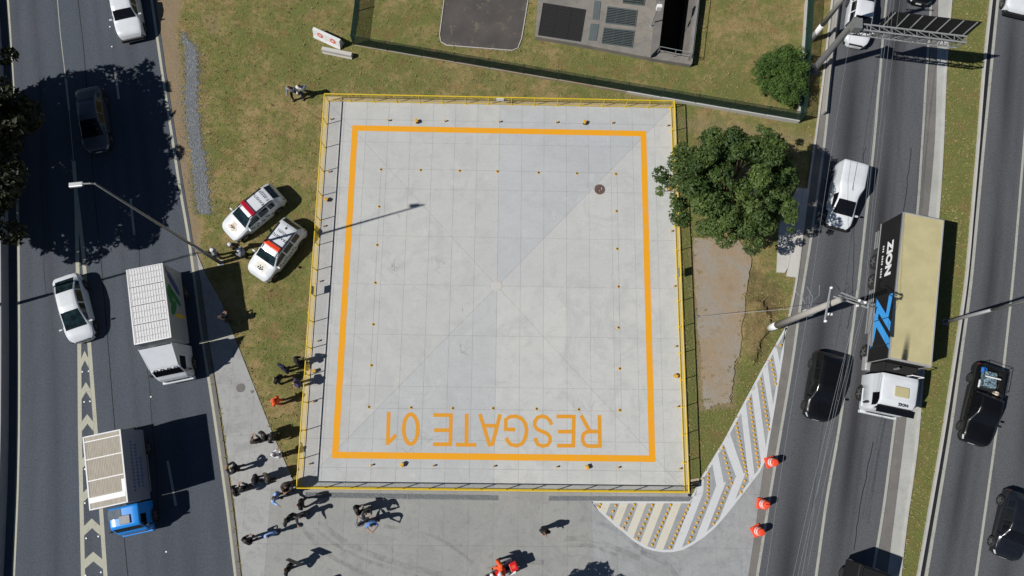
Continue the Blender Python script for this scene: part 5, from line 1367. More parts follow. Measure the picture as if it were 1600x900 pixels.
# black pickup with a loaded bed
v = vehicle('black_pickup', 'black pickup truck with a cluttered open bed on the right road', 'pickup truck', (1520, 693), (1545, 577), 5.1); I = shell(v, 'pickup', 5.1, 1.88, 'car_black', 'glass')
m = MB()
for sx in (-.78, .78): m.tube((sx, -.75, 1.1), (sx, -.75, 1.55), .02, n=6).tube((sx, -2.4, 1.1), (sx, -2.4, 1.45), .02, n=6).tube((sx, -.75, 1.5), (sx, -2.4, 1.45), .02, n=6)
m.tube((-.78, -.75, 1.55), (.78, -.75, 1.55), .02, n=6).tube((-.78, -2.4, 1.45), (.78, -2.4, 1.45), .02, n=6); m.build('cargo_rack', MAT['black_trim'], v)
M_ = Matrix.Translation(v.location) @ Matrix.Rotation(v.rotation_euler.z, 4, 'Z')
def cargo(name, label, cat, mb, mat, loc, rz=0.0):
    o = mb.build(name, MAT[mat], None, loc=M_ @ Vector(loc), rot=(0, 0, v.rotation_euler.z + rz)); tag(o, label, cat)
t = NT('film_teal', 'OBJ'); MAT['film_teal'] = t.out(t.mix(t.mr(t.noise(9, 4, .7), .4, .6), (0.02, 0.03, 0.04), (0.25, 0.36, 0.42)), 0.2)
cargo('blue_bag', 'crumpled bright blue bag in the rear corner of the pickup bed', 'bag', MB().bbox((0, 0, .2), (.42, .36, .4), .10), 'blue_tarp', (.50, -2.15, .63), .3)
cargo('wrapped_bundle', 'teal film wrapped bundle filling the pickup bed', 'bundle', MB().bbox((0, 0, .25), (.85, 1.05, .5), .12).bbox((.1, .1, .5), (.5, .6, .2), .08), 'film_teal', (.05, -1.62, .63), .1)
cargo('white_plank', 'long white plank across the load in the pickup bed', 'plank', MB().box((0, 0, .03), (.95, .07, .06)), 'print_white', (.05, -1.72, 1.25), .1)
cargo('tool_case', 'white case behind the left side of the pickup bed', 'case', MB().bbox((0, 0, .15), (.26, .5, .3), .03), 'white_plastic', (.66, -1.2, .63), 0)
cargo('red_can', 'dull red can beside the pickup cab', 'can', MB().lathe([(.14, 0), (.15, .05), (.15, .3), (.06, .38)], 12), 'rust_patch', (-.60, -.95, .63), 0)

# white utility pickup with a box, top left
v = vehicle('utility_pickup', 'white pickup with a cargo box cut off by the top edge on the left road', 'pickup truck', (207, 60), (190, -38), 4.6); I = shell(v, 'pickup', 4.6, 1.80, 'car_white')
MB().bbox((0, -1.45, 1.55), (1.72, 1.75, .95), .04).build('cargo_box', MAT['car_white'], v)
MB().bbox((0, 2.28, .45), (1.62, .18, .30), .06).build('bumper', MAT['black_trim'], v)
MB().box((.05, .45 + .55, 1.22), (.45, .05, .02)).build('bonnet_vent', MAT['black_trim'], v)

# dark box truck cut by the bottom edge
v = vehicle('dark_truck', 'black roofed truck cut off by the bottom edge on the middle road', 'truck', (1334, 1022), (1357, 920), 5.0, 2.0)
MB().bbox((0, -.4, 1.45), (1.9, 4.0, 1.75), .05).build('cargo_box', MAT['black_panel'], v)
m = MB()
for i in range(6): m.box((0, -2.25 + i * .6, 2.38), (1.6, .05, .05))
m.box((-.8, -.7, 2.42), (.05, 3.3, .05)).box((.8, -.7, 2.42), (.05, 3.3, .05)).build('roof_rack', MAT['black_trim'], v)
for sx in (-1, 1): MB().bbox((sx * .8, -2.42, .95), (.14, .05, .3), .01).build('taillight', MAT['headlight'], v)
MB().box((0, 0, .45), (1.5, 4.8, .3)).build('chassis', MAT['under'], v)
ty, rm = wheel_mesh(.38, .24)
for sx in (-1, 1):
    for yy in (-1.5, 1.6):
        o = obj('wheel', ty, MAT['rubber'], v, (sx * .82, yy, .38), smooth=True); obj('rim', rm, MAT['rim_dark'], o)
MB().bbox((0, 2.1, 1.2), (1.8, .9, 1.5), .12).build('cab', MAT['car_black'], v)

# ---- box trucks
def truck_wheels(v, pts, r=.46, w=.28):
    ty, rm = wheel_mesh(r, w)
    for x, y in pts:
        o = obj('wheel', ty, MAT['rubber'], v, (x, y, r), smooth=True); obj('rim', rm, MAT['rim'], o)
t = NT('roof_white', 'OBJ'); MAT['roof_white'] = t.out(t.mix(t.mr(t.noise(2.5, 5, .7, t.stretch((1, 4, 1))), .45, .75, 0, .5), (0.66, 0.66, 0.66), (0.44, 0.42, 0.39)), 0.55)
t = NT('roof_dirty', 'OBJ'); MAT['roof_dirty'] = t.out(t.mix(t.mr(t.noise(1.6, 5, .7, t.stretch((5, 1, 1))), .35, .7), (0.45, 0.41, 0.335), (0.33, 0.29, 0.225)), 0.7)
t = NT('roof_cream', 'OBJ')
soot = t.mr(t.noise(.8, 5, .7), .40, .75, 0, .45)
MAT['roof_cream'] = t.out(t.mix(t.mr(t.noise(14, 2), .3, .8, 0, .15), t.mix(soot, (0.52, 0.46, 0.25), (0.3, 0.26, 0.15)), (0.40, 0.35, 0.21)), 0.6)
mk('box_side_grey', (0.30, 0.32, 0.34), 0.5, var=.08)
mk('box_side_blue', (0.20, 0.225, 0.29), 0.6, var=.15)
def on_axis(name, label, roof_front_mid, hd, zr, back):
    c = Vector((roof_front_mid[0], roof_front_mid[1], .012)) - Vector((math.cos(hd), math.sin(hd), 0)) * back
    e = empty(name, c, hd - math.pi / 2); tag(e, label, 'truck'); return e
def box_body(v, w, y0, y1, z0, z1, side, roof, ribs, rim_mat='alu'):
    b = MB().bbox((0, (y0 + y1) / 2, (z0 + z1) / 2), (w, abs(y1 - y0), z1 - z0), .03).build('cargo_box', MAT[side], v)
    MB().box((0, (y0 + y1) / 2, z1 + .008), (w - .08, abs(y1 - y0) - .08, .02)).build('roof_sheet', MAT[roof], b)
    for sx in (-1, 1): MB().box((sx * (w / 2 - .03), (y0 + y1) / 2, z1 + .012), (.08, abs(y1 - y0), .05)).build('roof_edge', MAT[rim_mat], b)
    for yy in (y0, y1): MB().box((0, yy + (-.03 if yy > (y0 + y1) / 2 else .03), z1 + .0125), (w - .17, .07, .045)).build('roof_edge', MAT[rim_mat], b)
    return b
# white truck
hd = R(-77.2)
fr = (G(267, 528.5, 3.6) + G(211.5, 538, 3.6)) / 2
v = on_axis('box_truck', 'white box truck with leaf emblem on its side on the left road', fr, hd, 3.6, 0.0)
BL = 4.62; b = box_body(v, 2.16, 0, -BL, 1.05, 3.6, 'box_side_grey', 'roof_white', 0)
m = MB()
for k_ in range(4):
    y0 = -BL / 4 * k_ - .05
    for i in range(13): m.box((-.96 + i * .16, y0 - BL / 8 + .03, 3.6 + .026), (.035, BL / 4 - .12, .018))
m.build('roof_rib', MAT['roof_white'], b)
for k_ in range(1, 4): MB().box((0, -BL / 4 * k_, 3.63), (2.0, .035, .03)).build('roof_joint', MAT['black_trim'], b)
m = MB()
for k_ in range(4):
    for q in (.33, .66):
        for i in range(12): m.box((-.88 + i * .16, -BL / 4 * (k_ + q), 3.63), (.035, .035, .02))
m.build('rivet', MAT['galv_dark'], b)
def petal(y, z, L_, W_, ang, mat, b):
    n_ = 14; pts = [(math.cos(a) * L_ / 2, math.sin(a) * W_ / 2 * (1.0 if math.sin(a) > 0 else .7)) for a in [i * math.tau / n_ for i in range(n_)]]
    ca_, sa_ = math.cos(ang), math.sin(ang)
    MB().add([(-1.092, y + p * ca_ - q * sa_, z + p * sa_ + q * ca_) for p, q in pts], [list(range(n_))]).build('emblem_petal', MAT[mat], b)
petal(-3.95, 2.95, 1.35, .34, R(-40), 'print_navy', b); petal(-3.60, 2.35, 1.9, .60, R(-48), 'print_navy', b); petal(-2.80, 3.00, 1.25, .85, R(0), 'print_green', b); petal(-2.70, 2.30, 1.5, .50, R(-55), 'print_green', b); petal(-1.95, 2.75, 1.15, .70, R(40), 'print_green', b); petal(-1.55, 2.0, 1.3, .36, R(88), 'print_yellow', b)
cab = shell(v, 'cab', 1.95, 2.05, 'car_white', 'glass', wheels=(.45,), wr=.44, sill=.5, trim=False) if False else None
ce = 2.0
def cab_part(v, y_back, L, W, kind, paint_, zscale=1.0, wv=(.45,), wr=.46, glass='glass'):
    sub_ = bpy.data.objects.new('cab', None); link(sub_, v); sub_.location = (0, y_back + L / 2, 0)
    I = shell(sub_, kind, L, W, paint_, glass, wheels=wv, wr=wr, sill=.55, zscale=zscale, trim=False)
    for sx in (-1, 1): MB().bbox((sx * (W / 2 + .12), L * .30, 1.75 * zscale), (.18, .10, .5), .04).build('mirror', MAT['black_trim'], sub_)
    MB().bbox((0, L / 2 + .01, .62), (W * .94, .22, .36), .06).build('bumper', MAT[paint_], sub_)
    MB().bbox((0, L / 2 - .0, 1.0), (W * .7, .08, .3), .03).build('grille', MAT['black_trim'], sub_)
    return sub_, I
cb, I = cab_part(v, .15, 1.95, 2.05, 'cab', 'car_white')
# roof deflector: open shell rising to the box
m = MB(); y0 = -.85; y1 = .35
for sx in (-1, 1):
    m.add([(sx * .98, y0, 2.45), (sx * .98, y0, 3.45), (sx * .94, y0, 3.45), (sx * .94, y0, 2.45), (sx * .86, y1, 2.52), (sx * .86, y1, 2.62), (sx * .82, y1, 2.62), (sx * .82, y1, 2.52)], [(0, 1, 5, 4), (1, 2, 6, 5), (2, 3, 7, 6), (3, 0, 4, 7), (0, 3, 2, 1), (4, 5, 6, 7)])
q0, q1 = (-.93, .93), (-.82, .82)
m.add([(-.94, y0 + .05, 3.42), (.94, y0 + .05, 3.42), (.82, y1, 2.60), (-.82, y1, 2.60), (-.94, y0 + .05, 3.38), (.94, y0 + .05, 3.38), (.82, y1, 2.56), (-.82, y1, 2.56)], [(0, 3, 2, 1), (4, 5, 6, 7), (0, 1, 5, 4), (2, 3, 7, 6)])
m.build('roof_deflector', MAT['car_white'], cb)
m = MB()
for i in range(4): m.box((-.6 + i * .4, .46, 2.52), (.09, .09, .06))
m.build('marker_lamp', MAT['black_trim'], cb)
MB().box((0, -1.6, .75), (.9, 6.6, .25)).build('chassis', MAT['under'], v)
truck_wheels(v, [(-.9, -3.4), (.9, -3.4), (-.9, -2.9 + .2), (.9, -2.9 + .2)][:2])

# blue truck
hd = R(-77.1)
fr = (G(200, 785.5, 3.7) + G(141, 797, 3.7)) / 2
v = on_axis('blue_truck', 'blue cabbed truck with an old ribbed cargo box on the left road', fr, hd, 3.7, 0.0)
BL = 4.12; b = box_body(v, 2.12, 0, -BL, 1.0, 3.7, 'box_side_blue', 'roof_dirty', 0, 'plate')
m = MB()
for k_, (ya, yb) in enumerate(((-.75, -1.55), (-1.65, -2.75), (-2.85, -3.75))):
    for i in range(22): m.box((-.95 + i * .09, (ya + yb) / 2, 3.7 + .020), (.030, abs(yb - ya), .010))
m.build('roof_rib', MAT['roof_dirty'], b)
for yy in (-1.6, -2.8, -3.8): MB().box((0, yy, 3.727), (1.98, .05, .02)).build('roof_joint', MAT['print_white'], b)
MB().box((.02, -.52, 3.728), (2.0, .30, .024)).box((-.93, -1.0, 3.7285), (.20, .7, .024)).build('patch_sheet', MAT['print_white'], b)
mk('side_letter', (0.05, 0.10, 0.26), .6)
g = random.Random(3); m = MB()
for row, (z_, n_, y0) in enumerate(((2.75, 15, -3.4), (2.25, 13, -3.2), (1.75, 9, -2.4))):
    for i in range(n_): m.box((-1.063, y0 + i * .2, z_), (.006, .10 + .05 * g.random(), .16 + .1 * g.random()))
tag(m.build('faded_lettering', MAT['side_letter'], b), kind='stuff')
cb, I = cab_part(v, .12, 1.65, 1.95, 'cab', 'truck_blue', zscale=.88)
mk('faded_roof', (0.10, 0.13, 0.16), .7, var=.5, scale=5)
MB().bbox((-.05, -.05, 2.25), (.62, .50, .10), .03).build('roof_vent', MAT['galv_dark'], cb)
MB().bbox((.50, -.45, 2.245), (.75, .55, .02), .008).build('worn_patch', MAT['faded_roof'], cb)
MB().box((0, -1.6, .75), (.9, 5.6, .25)).build('chassis', MAT['under'], v)
truck_wheels(v, [(-.88, -3.0), (.88, -3.0)])
MB().box((-.98, -1.5, .75), (.05, 2.2, .12)).build('side_guard', MAT['galv'], v)

# articulated truck with black sided trailer
hd = R(-101.1)
fr = (G(1389, 560, 3.8) + G(1454, 573, 3.8)) / 2
v = on_axis('cargo_truck', 'long truck with cream roofed black trailer and white cab', fr, hd, 3.8, 0.0)
BL = 9.3; b = box_body(v, 2.56, 0, -BL, 1.2, 3.8, 'black_panel', 'roof_cream', 0, 'alu')
m = MB()
for i in range(1, 12): m.box((0, -BL * i / 12, 3.821), (2.4, .02, .008))
m.build('roof_rib', MAT['roof_cream'], b)
t = NT('soot', 'OBJ'); tr = t.n('BsdfTransparent'); ms = t.n('MixShader')
sx_ = t.n('SeparateXYZ'); t.l(t.co, sx_.inputs[0])
e1 = t.mr(t.math('ABSOLUTE', sx_.outputs[0]), .05, .22, 1, 0); e2 = t.mr(sx_.outputs[1], -1.6, .5, 0, 1)
t.put(ms.inputs[0], t.math('MULTIPLY', t.math('MULTIPLY', e1, t.math('POWER', e2, 2.0)), t.mr(t.noise(4, 3), .3, .7, .7, 1))); t.out((.03, .03, .032), .9); t.l(tr.outputs[0], ms.inputs[1]); t.l(t.b.outputs[0], ms.inputs[2]); t.l(ms.outputs[0], t.t.nodes['Material Output'].inputs[0]); MAT['soot'] = t.m
MB().box((0, -.55, 0), (.5, 2.1, .003)).build('soot_stain', MAT['soot'], b, loc=(.32, -.55, 3.824), rot=(0, 0, R(-4)))
def side_text(s_, size, y, z, mat, bold):
    o = obj('lettering', text_mesh(s_, size, bold), MAT[mat], b)       # read along the truck's right side, top of letters up
    # local: text x -> +y (forward), text y -> +z
    o.matrix_local = Matrix(((0, 0, 1, 1.290), (1, 0, 0, y), (0, 1, 0, z), (0, 0, 0, 1)))
    return o
# the visible side is at local +x (west when heading down)
s_ = 1
side_text('ZION', .92, -6.55, 2.65, 'print_white', .05)
m = MB(); g = random.Random(8)
for i in range(13):
    if i in (3, 8): continue
    m.box((1.286, -7.55 + i * .17, 1.85), (.008, .10, .15))
m.build('small_lettering', MAT['print_white'], b)
def slash(y0, z0, y1, z1, w):
    MB().add([(1.2875, y0 - w / 2, z0), (1.2875, y0 + w / 2, z0), (1.2875, y1 + w / 2, z1), (1.2875, y1 - w / 2, z1)], [(0, 1, 2, 3)]).build('emblem_stripe', MAT['print_blue'], b)
slash(-3.9, 1.55, -1.95, 3.65, .62); slash(-2.9, 1.55, -.85, 3.75, .62)
slash(-3.15, 3.55, -1.2, 3.55, .0) if False else None
MB().add([(1.289, -2.45, 2.95), (1.289, -2.45, 3.30), (1.289, -4.1, 3.60), (1.289, -4.1, 3.15)], [(0, 1, 2, 3)]).build('emblem_stripe', MAT['print_blue'], b)
MB().add([(1.289, -3.35, 1.75), (1.289, -3.35, 2.15), (1.289, -1.3, 1.85), (1.289, -.8, 1.45)], [(0, 1, 2, 3)]).build('emblem_stripe', MAT['print_blue'], b)
for yy in (-.9, -2.6): MB().box((1.292, yy, 2.5), (.012, .05, 2.4)).build('strap', MAT['print_dark'], b)
for sx in (-1, 1):
    MB().box((sx * 1.285, -BL / 2, 1.22), (.03, BL, .10)).build('side_rail', MAT['alu'], b)
    MB().box((sx * 1.286, -BL / 2, 3.78), (.02, BL, .10)).build('top_rail', MAT['galv_dark'], b)
for yy, zz in ((-.02, 1),): 
    for sx in (-1, 1): MB().box((sx * 1.25, .012, 2.5), (.08, .03, 2.6)).build('corner_post', MAT['alu'], b)
MB().box((0, .014, 3.7), (2.5, .03, .10)).build('front_beam', MAT['alu'], b)
MB().box((0, -3.6, .95), (1.0, 11.0, .3)).build('chassis', MAT['under'], v)
truck_wheels(v, [(sx * 1.08, y_) for sx in (-1, 1) for y_ in (-5.55, -6.9, -.75)], .5, .30)
for sx in (-1, 1):
    for dz in (0, .28): MB().box((sx * 1.27, -3.4, .65 + dz), (.05, 2.9, .10)).build('side_guard', MAT['galv'], v)
    for dz in (0, .28): MB().box((sx * 1.27, -8.3, .65 + dz), (.05, 1.2, .10)).build('side_guard', MAT['galv'], v)
cb, I = cab_part(v, .75, 2.25, 2.46, 'tractor', 'car_white', wv=(.50,), wr=.5)
MB().bbox((-.1, -.15, 3.06), (.86, .62, .08), .03).build('roof_hatch', MAT['roof_cream'], cb)
MB().bbox((0, 1.02, 2.72), (2.3, .42, .06), .02, m=Matrix.Rotation(R(-14), 3, 'X')).build('sun_visor', MAT['glass'], cb)
o = obj('lettering', text_mesh('ZION', .24, .01), MAT['print_dark'], cb, (-.25, .62, 3.035), (R(-6), 0, math.pi))
m = MB().path([(-.5, -1.25, 2.6), (-.5, -1.25, 3.3), (-1.2, -1.25, 3.3), (-1.2, -1.25, 2.6)], .03).build('air_frame', MAT['print_white'], cb)
MB().path([(-1.15, .12, 2.2), (-1.15, .12, 3.25)], .03).build('air_stack', MAT['under'], v)
MB().bbox((0, .28, 2.0), (2.1, .5, 1.6), .05).build('cooling_unit', MAT['under'], v)
MB().tube((.35, .38, 1.0), (.35, .38, 3.3), .07).build('exhaust', MAT['galv_dark'], v)
MB().bbox((1.05, -.0, .85), (.5, .9, .55), .08).build('fuel_tank', MAT['alu'], v)
for sx in (-1, 1): MB().bbox((sx * 1.12, .30, 1.02), (.32, 1.15, .08), .03).build('mudguard', MAT['car_white'], cb)

# ---- motorcycle with red top case
mc = empty('motorcycle', G(790, 890, .3), 0); mc.location.z = .03
d = G(768, 899, .9) - G(806, 882, .9); mc.rotation_euler.z = math.atan2(d.y, d.x) - math.pi / 2
mc.location = (*(G(806, 883, 1.0).xy + Vector((d.x, d.y)).normalized() * .95), .03)
tag(mc, 'motorcycle with a bright red top case at the bottom edge', 'motorcycle')
ty, rm = wheel_mesh(.31, .13)
for yy in (-.68, .70):
    o = obj('wheel', ty, MAT['rubber'], mc, (0, yy, .31), smooth=True); obj('rim', rm, MAT['rim_dark'], o)
MB().path([(0, .70, .31), (0, .48, .95)], .045).path([(-.09, .70, .31), (-.09, .50, .85)], .03).path([(.09, .70, .31), (.09, .50, .85)], .03).build('fork', MAT['galv'], mc)
MB().path([(-.38, .34, 1.04), (-.18, .46, 1.0), (.18, .46, 1.0), (.38, .34, 1.04)], .018).build('handlebar', MAT['black_trim'], mc)
MB().bbox((0, .20, .82), (.30, .50, .26), .09).build('tank', MAT['red_plastic'], mc)
MB().bbox((0, -.28, .80), (.28, .70, .12), .05).build('seat', MAT['leather_black'], mc)
MB().bbox((0, .05, .48), (.30, .55, .40), .06).build('engine', MAT['rim_dark'], mc)
MB().tube((.17, .0, .30), (.20, -.75, .42), .05).build('exhaust', MAT['galv'], mc)
MB().bbox((0, .58, .98), (.30, .20, .30), .06).build('fairing', MAT['white_plastic'], mc)
cs_ = MB().bbox((0, -.80, 1.02), (.52, .46, .40), .05).build('top_case', MAT['red_plastic'], mc)
MB().box((0, -.80, 1.224), (.2, .22, .008)).build('case_logo', MAT['orange_plastic'], cs_)
MB().bbox((-.36, -.62, .66), (.18, .40, .32), .04).bbox((.36, -.62, .66), (.18, .40, .32), .04).build('side_case', MAT['white_plastic'], mc)
for sx in (-1, 1): MB().bbox((sx * .36, .42, 1.14), (.12, .03, .08), .012).build('mirror', MAT['black_trim'], mc)
# ------------------------------------------------------------------ people
def pose(kind):
    """joints for a standing adult, facing +y; returns verts, edges, radii, zone of each bone"""
    V_, E_, Rr, Zn = [], [], [], []
    def add(p, r, parent=None, zone='torso'):
        V_.append(Vector(p)); Rr.append(r); i = len(V_) - 1
        if parent is not None: E_.append((parent, i)); Zn.append(zone)
        return i
    sit = kind == 'ride'
    pz = .93 if not sit else .93
    pel = add((0, 0, pz), (.165, .125)); tilt = .22 if kind == 'ride' else (.10 if kind in ('walk', 'film') else .02)
    sp = add((0, tilt * .3, pz + .18), (.15, .115), pel); ch = add((0, tilt * .7, pz + .38), (.19, .13), sp); nb = add((0, tilt, pz + .52), (.075, .07), ch)
    hy = tilt + .02
    nk = add((0, hy, pz + .585), (.055, .055), nb, 'head'); hl = add((0, hy + .02, pz + .64), (.07, .08), nk, 'head'); hm = add((0, hy + .015, pz + .70), (.090, .106), hl, 'head'); ht = add((0, hy + .0, pz + .765), (.072, .088), hm, 'head')
    add((0, hy + .118, pz + .685), (.014, .014), hm, 'head')
    for sx in (-1, 1): add((sx * .088, hy, pz + .69), (.014, .02), hm, 'head')
    for sx in (-1, 1):
        sh_ = add((sx * .20, tilt * .8, pz + .465), (.078, .075), ch, 'sleeve')
        if kind == 'film': el, wr_ = (sx * .30, .22, pz + .42), (sx * .10, .42, pz + .55)
        elif kind == 'phone': el, wr_ = (sx * .24, .05, pz + .22), (sx * .10, .30, pz + .28)
        elif kind == 'fold': el, wr_ = (sx * .26, .02, pz + .22), (-sx * .02, .20, pz + .25 + .03 * sx)
        elif kind == 'walk': el, wr_ = (sx * .24, sx * .12 - .02, pz + .20), (sx * .25, sx * .24 + .06, pz - .02)
        elif kind == 'ride': el, wr_ = (sx * .30, .30, pz + .28), (sx * .33, .56, pz + .14)
        elif kind == 'point': el, wr_ = ((.26, .12, pz + .38), (.30, .36, pz + .42)) if sx > 0 else ((-.25, -.02, pz + .2), (-.24, .04, pz - .03))
        elif kind == 'hips': el, wr_ = (sx * .38, -.05, pz + .22), (sx * .19, .04, pz + .06)
        else: el, wr_ = (sx * .25, -.03, pz + .20), (sx * .255, .05, pz - .04)
        ei = add(el, (.058, .056), sh_, 'sleeve'); wi = add(wr_, (.034, .032), ei, 'fore')
        dv = (Vector(wr_) - Vector(el)).normalized(); palm = add(Vector(wr_) + dv * .075, (.040, .022), wi, 'hand')
        side = dv.cross(Vector((0, 0, 1)) if abs(dv.z) < .8 else Vector((0, 1, 0))).normalized(); bend = side.cross(dv).normalized() * (-1)
        for k, (o_, ln) in enumerate(((-.030, .055), (-.010, .075), (.010, .070), (.030, .050))):
            a = add(Vector(wr_) + dv * (.105 + ln * .4) + side * o_, (.0095, .0095), palm, 'hand'); add(Vector(wr_) + dv * (.105 + ln) + side * o_ * 1.1 + bend * .025, (.008, .008), a, 'hand')
        a = add(Vector(wr_) + dv * .06 - side * .05 * sx, (.011, .011), palm, 'hand'); add(Vector(wr_) + dv * .10 - side * .065 * sx + bend * .01, (.009, .009), a, 'hand')
    for sx in (-1, 1):
        hip = add((sx * .095, 0, pz - .06), (.095, .095), pel, 'leg')
        if kind == 'walk': kn, an = (sx * .09, sx * .16 + .06, .50), (sx * .09, sx * .26 - .04, .10)
        elif kind == 'wide': kn, an = (sx * .17, .03, .50), (sx * .22, 0, .09)
        elif kind == 'ride': kn, an = (sx * .27, .40, .78), (sx * .26, .16, .40)
        else: kn, an = (sx * .11, .025, .49), (sx * .12, -.01, .09)
        ki = add(kn, (.065, .065), hip, 'leg'); ai = add(an, (.046, .046), ki, 'leg')
        he = add((an[0], an[1] - .045, an[2] - .045), (.04, .04), ai, 'shoe'); add((an[0] + sx * .02, an[1] + .15, an[2] - .05), (.042, .034), ai, 'shoe')
    return V_, E_, Rr, Zn

POSES = {}
def person_meshes(kind, long_sleeve):
    key = (kind, long_sleeve)
    if key in POSES: return POSES[key]
    V_, E_, Rr, Zn = pose(kind)
    me = bpy.data.meshes.new('body'); me.from_pydata([tuple(v) for v in V_], E_, []); o = bpy.data.objects.new('body', me); COL.objects.link(o)
    o.modifiers.new('skin', 'SKIN'); 
    for i, r_ in enumerate(Rr): me.skin_vertices[0].data[i].radius = r_
    me.skin_vertices[0].data[0].use_root = True
    sb = o.modifiers.new('sub', 'SUBSURF'); sb.levels = 1; sb.render_levels = 1
    bpy.context.view_layer.update()
    bm_e = bpy.data.meshes.new_from_object(o.evaluated_get(bpy.context.evaluated_depsgraph_get())); bpy.data.objects.remove(o)
    P_ = np.array([v.co[:] for v in bm_e.vertices]); N_ = np.array([v.normal[:] for v in bm_e.vertices])
    A_ = np.array([V_[a][:] for a, b in E_]); B_ = np.array([V_[b][:] for a, b in E_]); rr = np.array([min(Rr[a] + Rr[b]) for a, b in E_])
    D_ = B_ - A_; t_ = np.clip(((P_[:, None] - A_[None]) * D_[None]).sum(2) / (D_ ** 2).sum(1)[None], 0, 1)
    dist = np.linalg.norm(P_[:, None] - A_[None] - t_[..., None] * D_[None], axis=2) / (rr[None] + .03)
    zn = np.array(Zn)[dist.argmin(1)]
    head_z = V_[6].z; head_y = V_[6].y
    def cut(test, infl, name):
        ids = np.array([test(zn[i], P_[i]) for i in range(len(P_))])
        fs = [list(p.vertices) for p in bm_e.polygons if all(ids[list(p.vertices)])]
        used = sorted({i for f in fs for i in f}); mp = {a: b for b, a in enumerate(used)}
        Q = P_[used] + N_[used] * infl
        return mesh(name, Q.tolist(), [[mp[i] for i in f] for f in fs]) if fs else None
    slv = ('torso', 'sleeve', 'fore') if long_sleeve else ('torso', 'sleeve')
    out = dict(body=bm_e, shirt=cut(lambda z, p: (z in slv and p[2] > .90) or (z == 'torso' and p[2] > .90), .024, 'shirt'),
               trousers=cut(lambda z, p: z == 'leg' or (z == 'torso' and p[2] < 1.04), .010, 'trousers'),
               shoe_l=cut(lambda z, p: z == 'shoe' and p[0] < 0, .012, 'shoe'), shoe_r=cut(lambda z, p: z == 'shoe' and p[0] > 0, .012, 'shoe'),
               hair=cut(lambda z, p: z == 'head' and (p[2] > head_z + .035 or (p[1] < head_y - .01 and p[2] > head_z - .06)), .014, 'hair'),
               helmet=cut(lambda z, p: z == 'head' and (p[2] > head_z + .0 or (p[1] < head_y + .02 and p[2] > head_z - .05)), .035, 'helmet'),
               head=(V_[6].x, V_[6].y, V_[6].z))
    POSES[key] = out; return out
eye_me = MB().lathe([(.004, -.004), (.009, 0), (.004, .004)], 6, m=Matrix.Rotation(R(90), 3, 'X')).me('eye')
CL = {}
def cloth(name, col):
    if name not in CL: CL[name] = simple('cloth_' + name, col, 0.85, var=.25, scale=8)
    return CL[name]
C_ = dict(black=(.010, .010, .012), navy=(.010, .014, .035), char=(.028, .028, .032), brown=(.05, .035, .028), white=(.62, .63, .66), grey=(.22, .23, .26), blue=(.12, .26, .62), sky=(.28, .45, .80), orange=(.80, .10, .02), red=(.62, .05, .02), jeans=(.03, .045, .09), khaki=(.12, .10, .06), violet=(.05, .04, .12), olive=(.05, .05, .03))
def person(px, py, label, shirt='black', trousers='black', kind='stand', face=0.0, head='hair', hcol=None, long=True, z=1.63, scale=1.0, ground=0.03, group=None):
    p = G(px, py, z * scale); e = bpy.data.objects.new('person', None); link(e)
    pm = person_meshes(kind, long)
    e.location = (p.x, p.y, ground); e.rotation_euler = (0, 0, R(face)); e.scale = (scale * 1.13, scale * 1.13, scale * 1.02)
    # keep the head, not the hip, over the surveyed point
    hy = pm['head'][1] * scale * 1.13; e.location.x += math.sin(R(face)) * hy; e.location.y -= math.cos(R(face)) * hy
    tag(e, label, 'person', group)
    obj('body', pm['body'], MAT['skin'], e, smooth=True)
    obj('shirt', pm['shirt'], cloth(shirt, C_[shirt]), e, smooth=True); obj('trousers', pm['trousers'], cloth(trousers, C_[trousers]), e, smooth=True)
    for k in ('shoe_l', 'shoe_r'): obj('shoe', pm[k], MAT['leather_black'], e, smooth=True)
    if head == 'hair': obj('hair', pm['hair'], cloth(hcol, C_[hcol]) if hcol else MAT['hair_dark'], e, smooth=True)
    else: obj('helmet' if head == 'helmet' else 'cap', pm['helmet'], cloth(hcol or 'black', C_[hcol or 'black']), e, smooth=True)
    for sx in (-1, 1): obj('eye', eye_me, MAT['eye'], e, (pm['head'][0] + sx * .034, pm['head'][1] + .083, pm['head'][2] + .0))
    return e
# by the railing, left of the helipad
person(462.5, 563, 'person in black beside the railing, uppermost of the group left of the helipad', 'black', 'black', 'phone', -60, head='cap')
person(441, 573, 'person in dark navy standing just left of the uppermost person at the railing', 'navy', 'black', 'hips', -40, head='cap', hcol='navy')
person(430, 591, 'person in black with spread legs in the middle of the grass group', 'black', 'black', 'wide', 60)
person(461, 598, 'person in violet navy top against the railing beside the yellow flood light', 'violet', 'black', 'fold', 120)
person(427, 626, 'person in orange uniform and orange helmet on the grass left of the helipad', 'orange', 'red', 'fold', 70, head='helmet', hcol='orange')
# on the strip of apron along the left road
person(396, 688, 'person in brown top on the pale strip beside a person in black', 'brown', 'black', 'phone', 20)
person(411, 680, 'person in black walking at the edge of the grass below the orange uniform', 'black', 'black', 'walk', -70)
person(422, 684, 'person in charcoal close behind the walking person at the grass edge', 'char', 'black', 'stand', -100)
person(429, 711, 'person in white shirt with dark hair at the grass edge', 'white', 'black', 'phone', -20)
person(362, 732, 'person in black raising both arms near the edge line of the left road', 'black', 'black', 'film', 80)
person(364, 767, 'person in black nearest the road in the row of four', 'black', 'char', 'stand', -60)
person(377, 763, 'person in black with white paper, second from the road in the row of four', 'black', 'black', 'phone', 40)
person(396, 750, 'person in black cap, third from the road in the row of four', 'char', 'black', 'fold', -90, head='cap')
person(417, 747, 'person in dark clothes, fourth from the road in the row of four', 'olive', 'black', 'walk', -80)
person(428, 778, 'person in sky blue shirt next to the lower left corner of the railing', 'sky', 'jeans', 'point', -110)
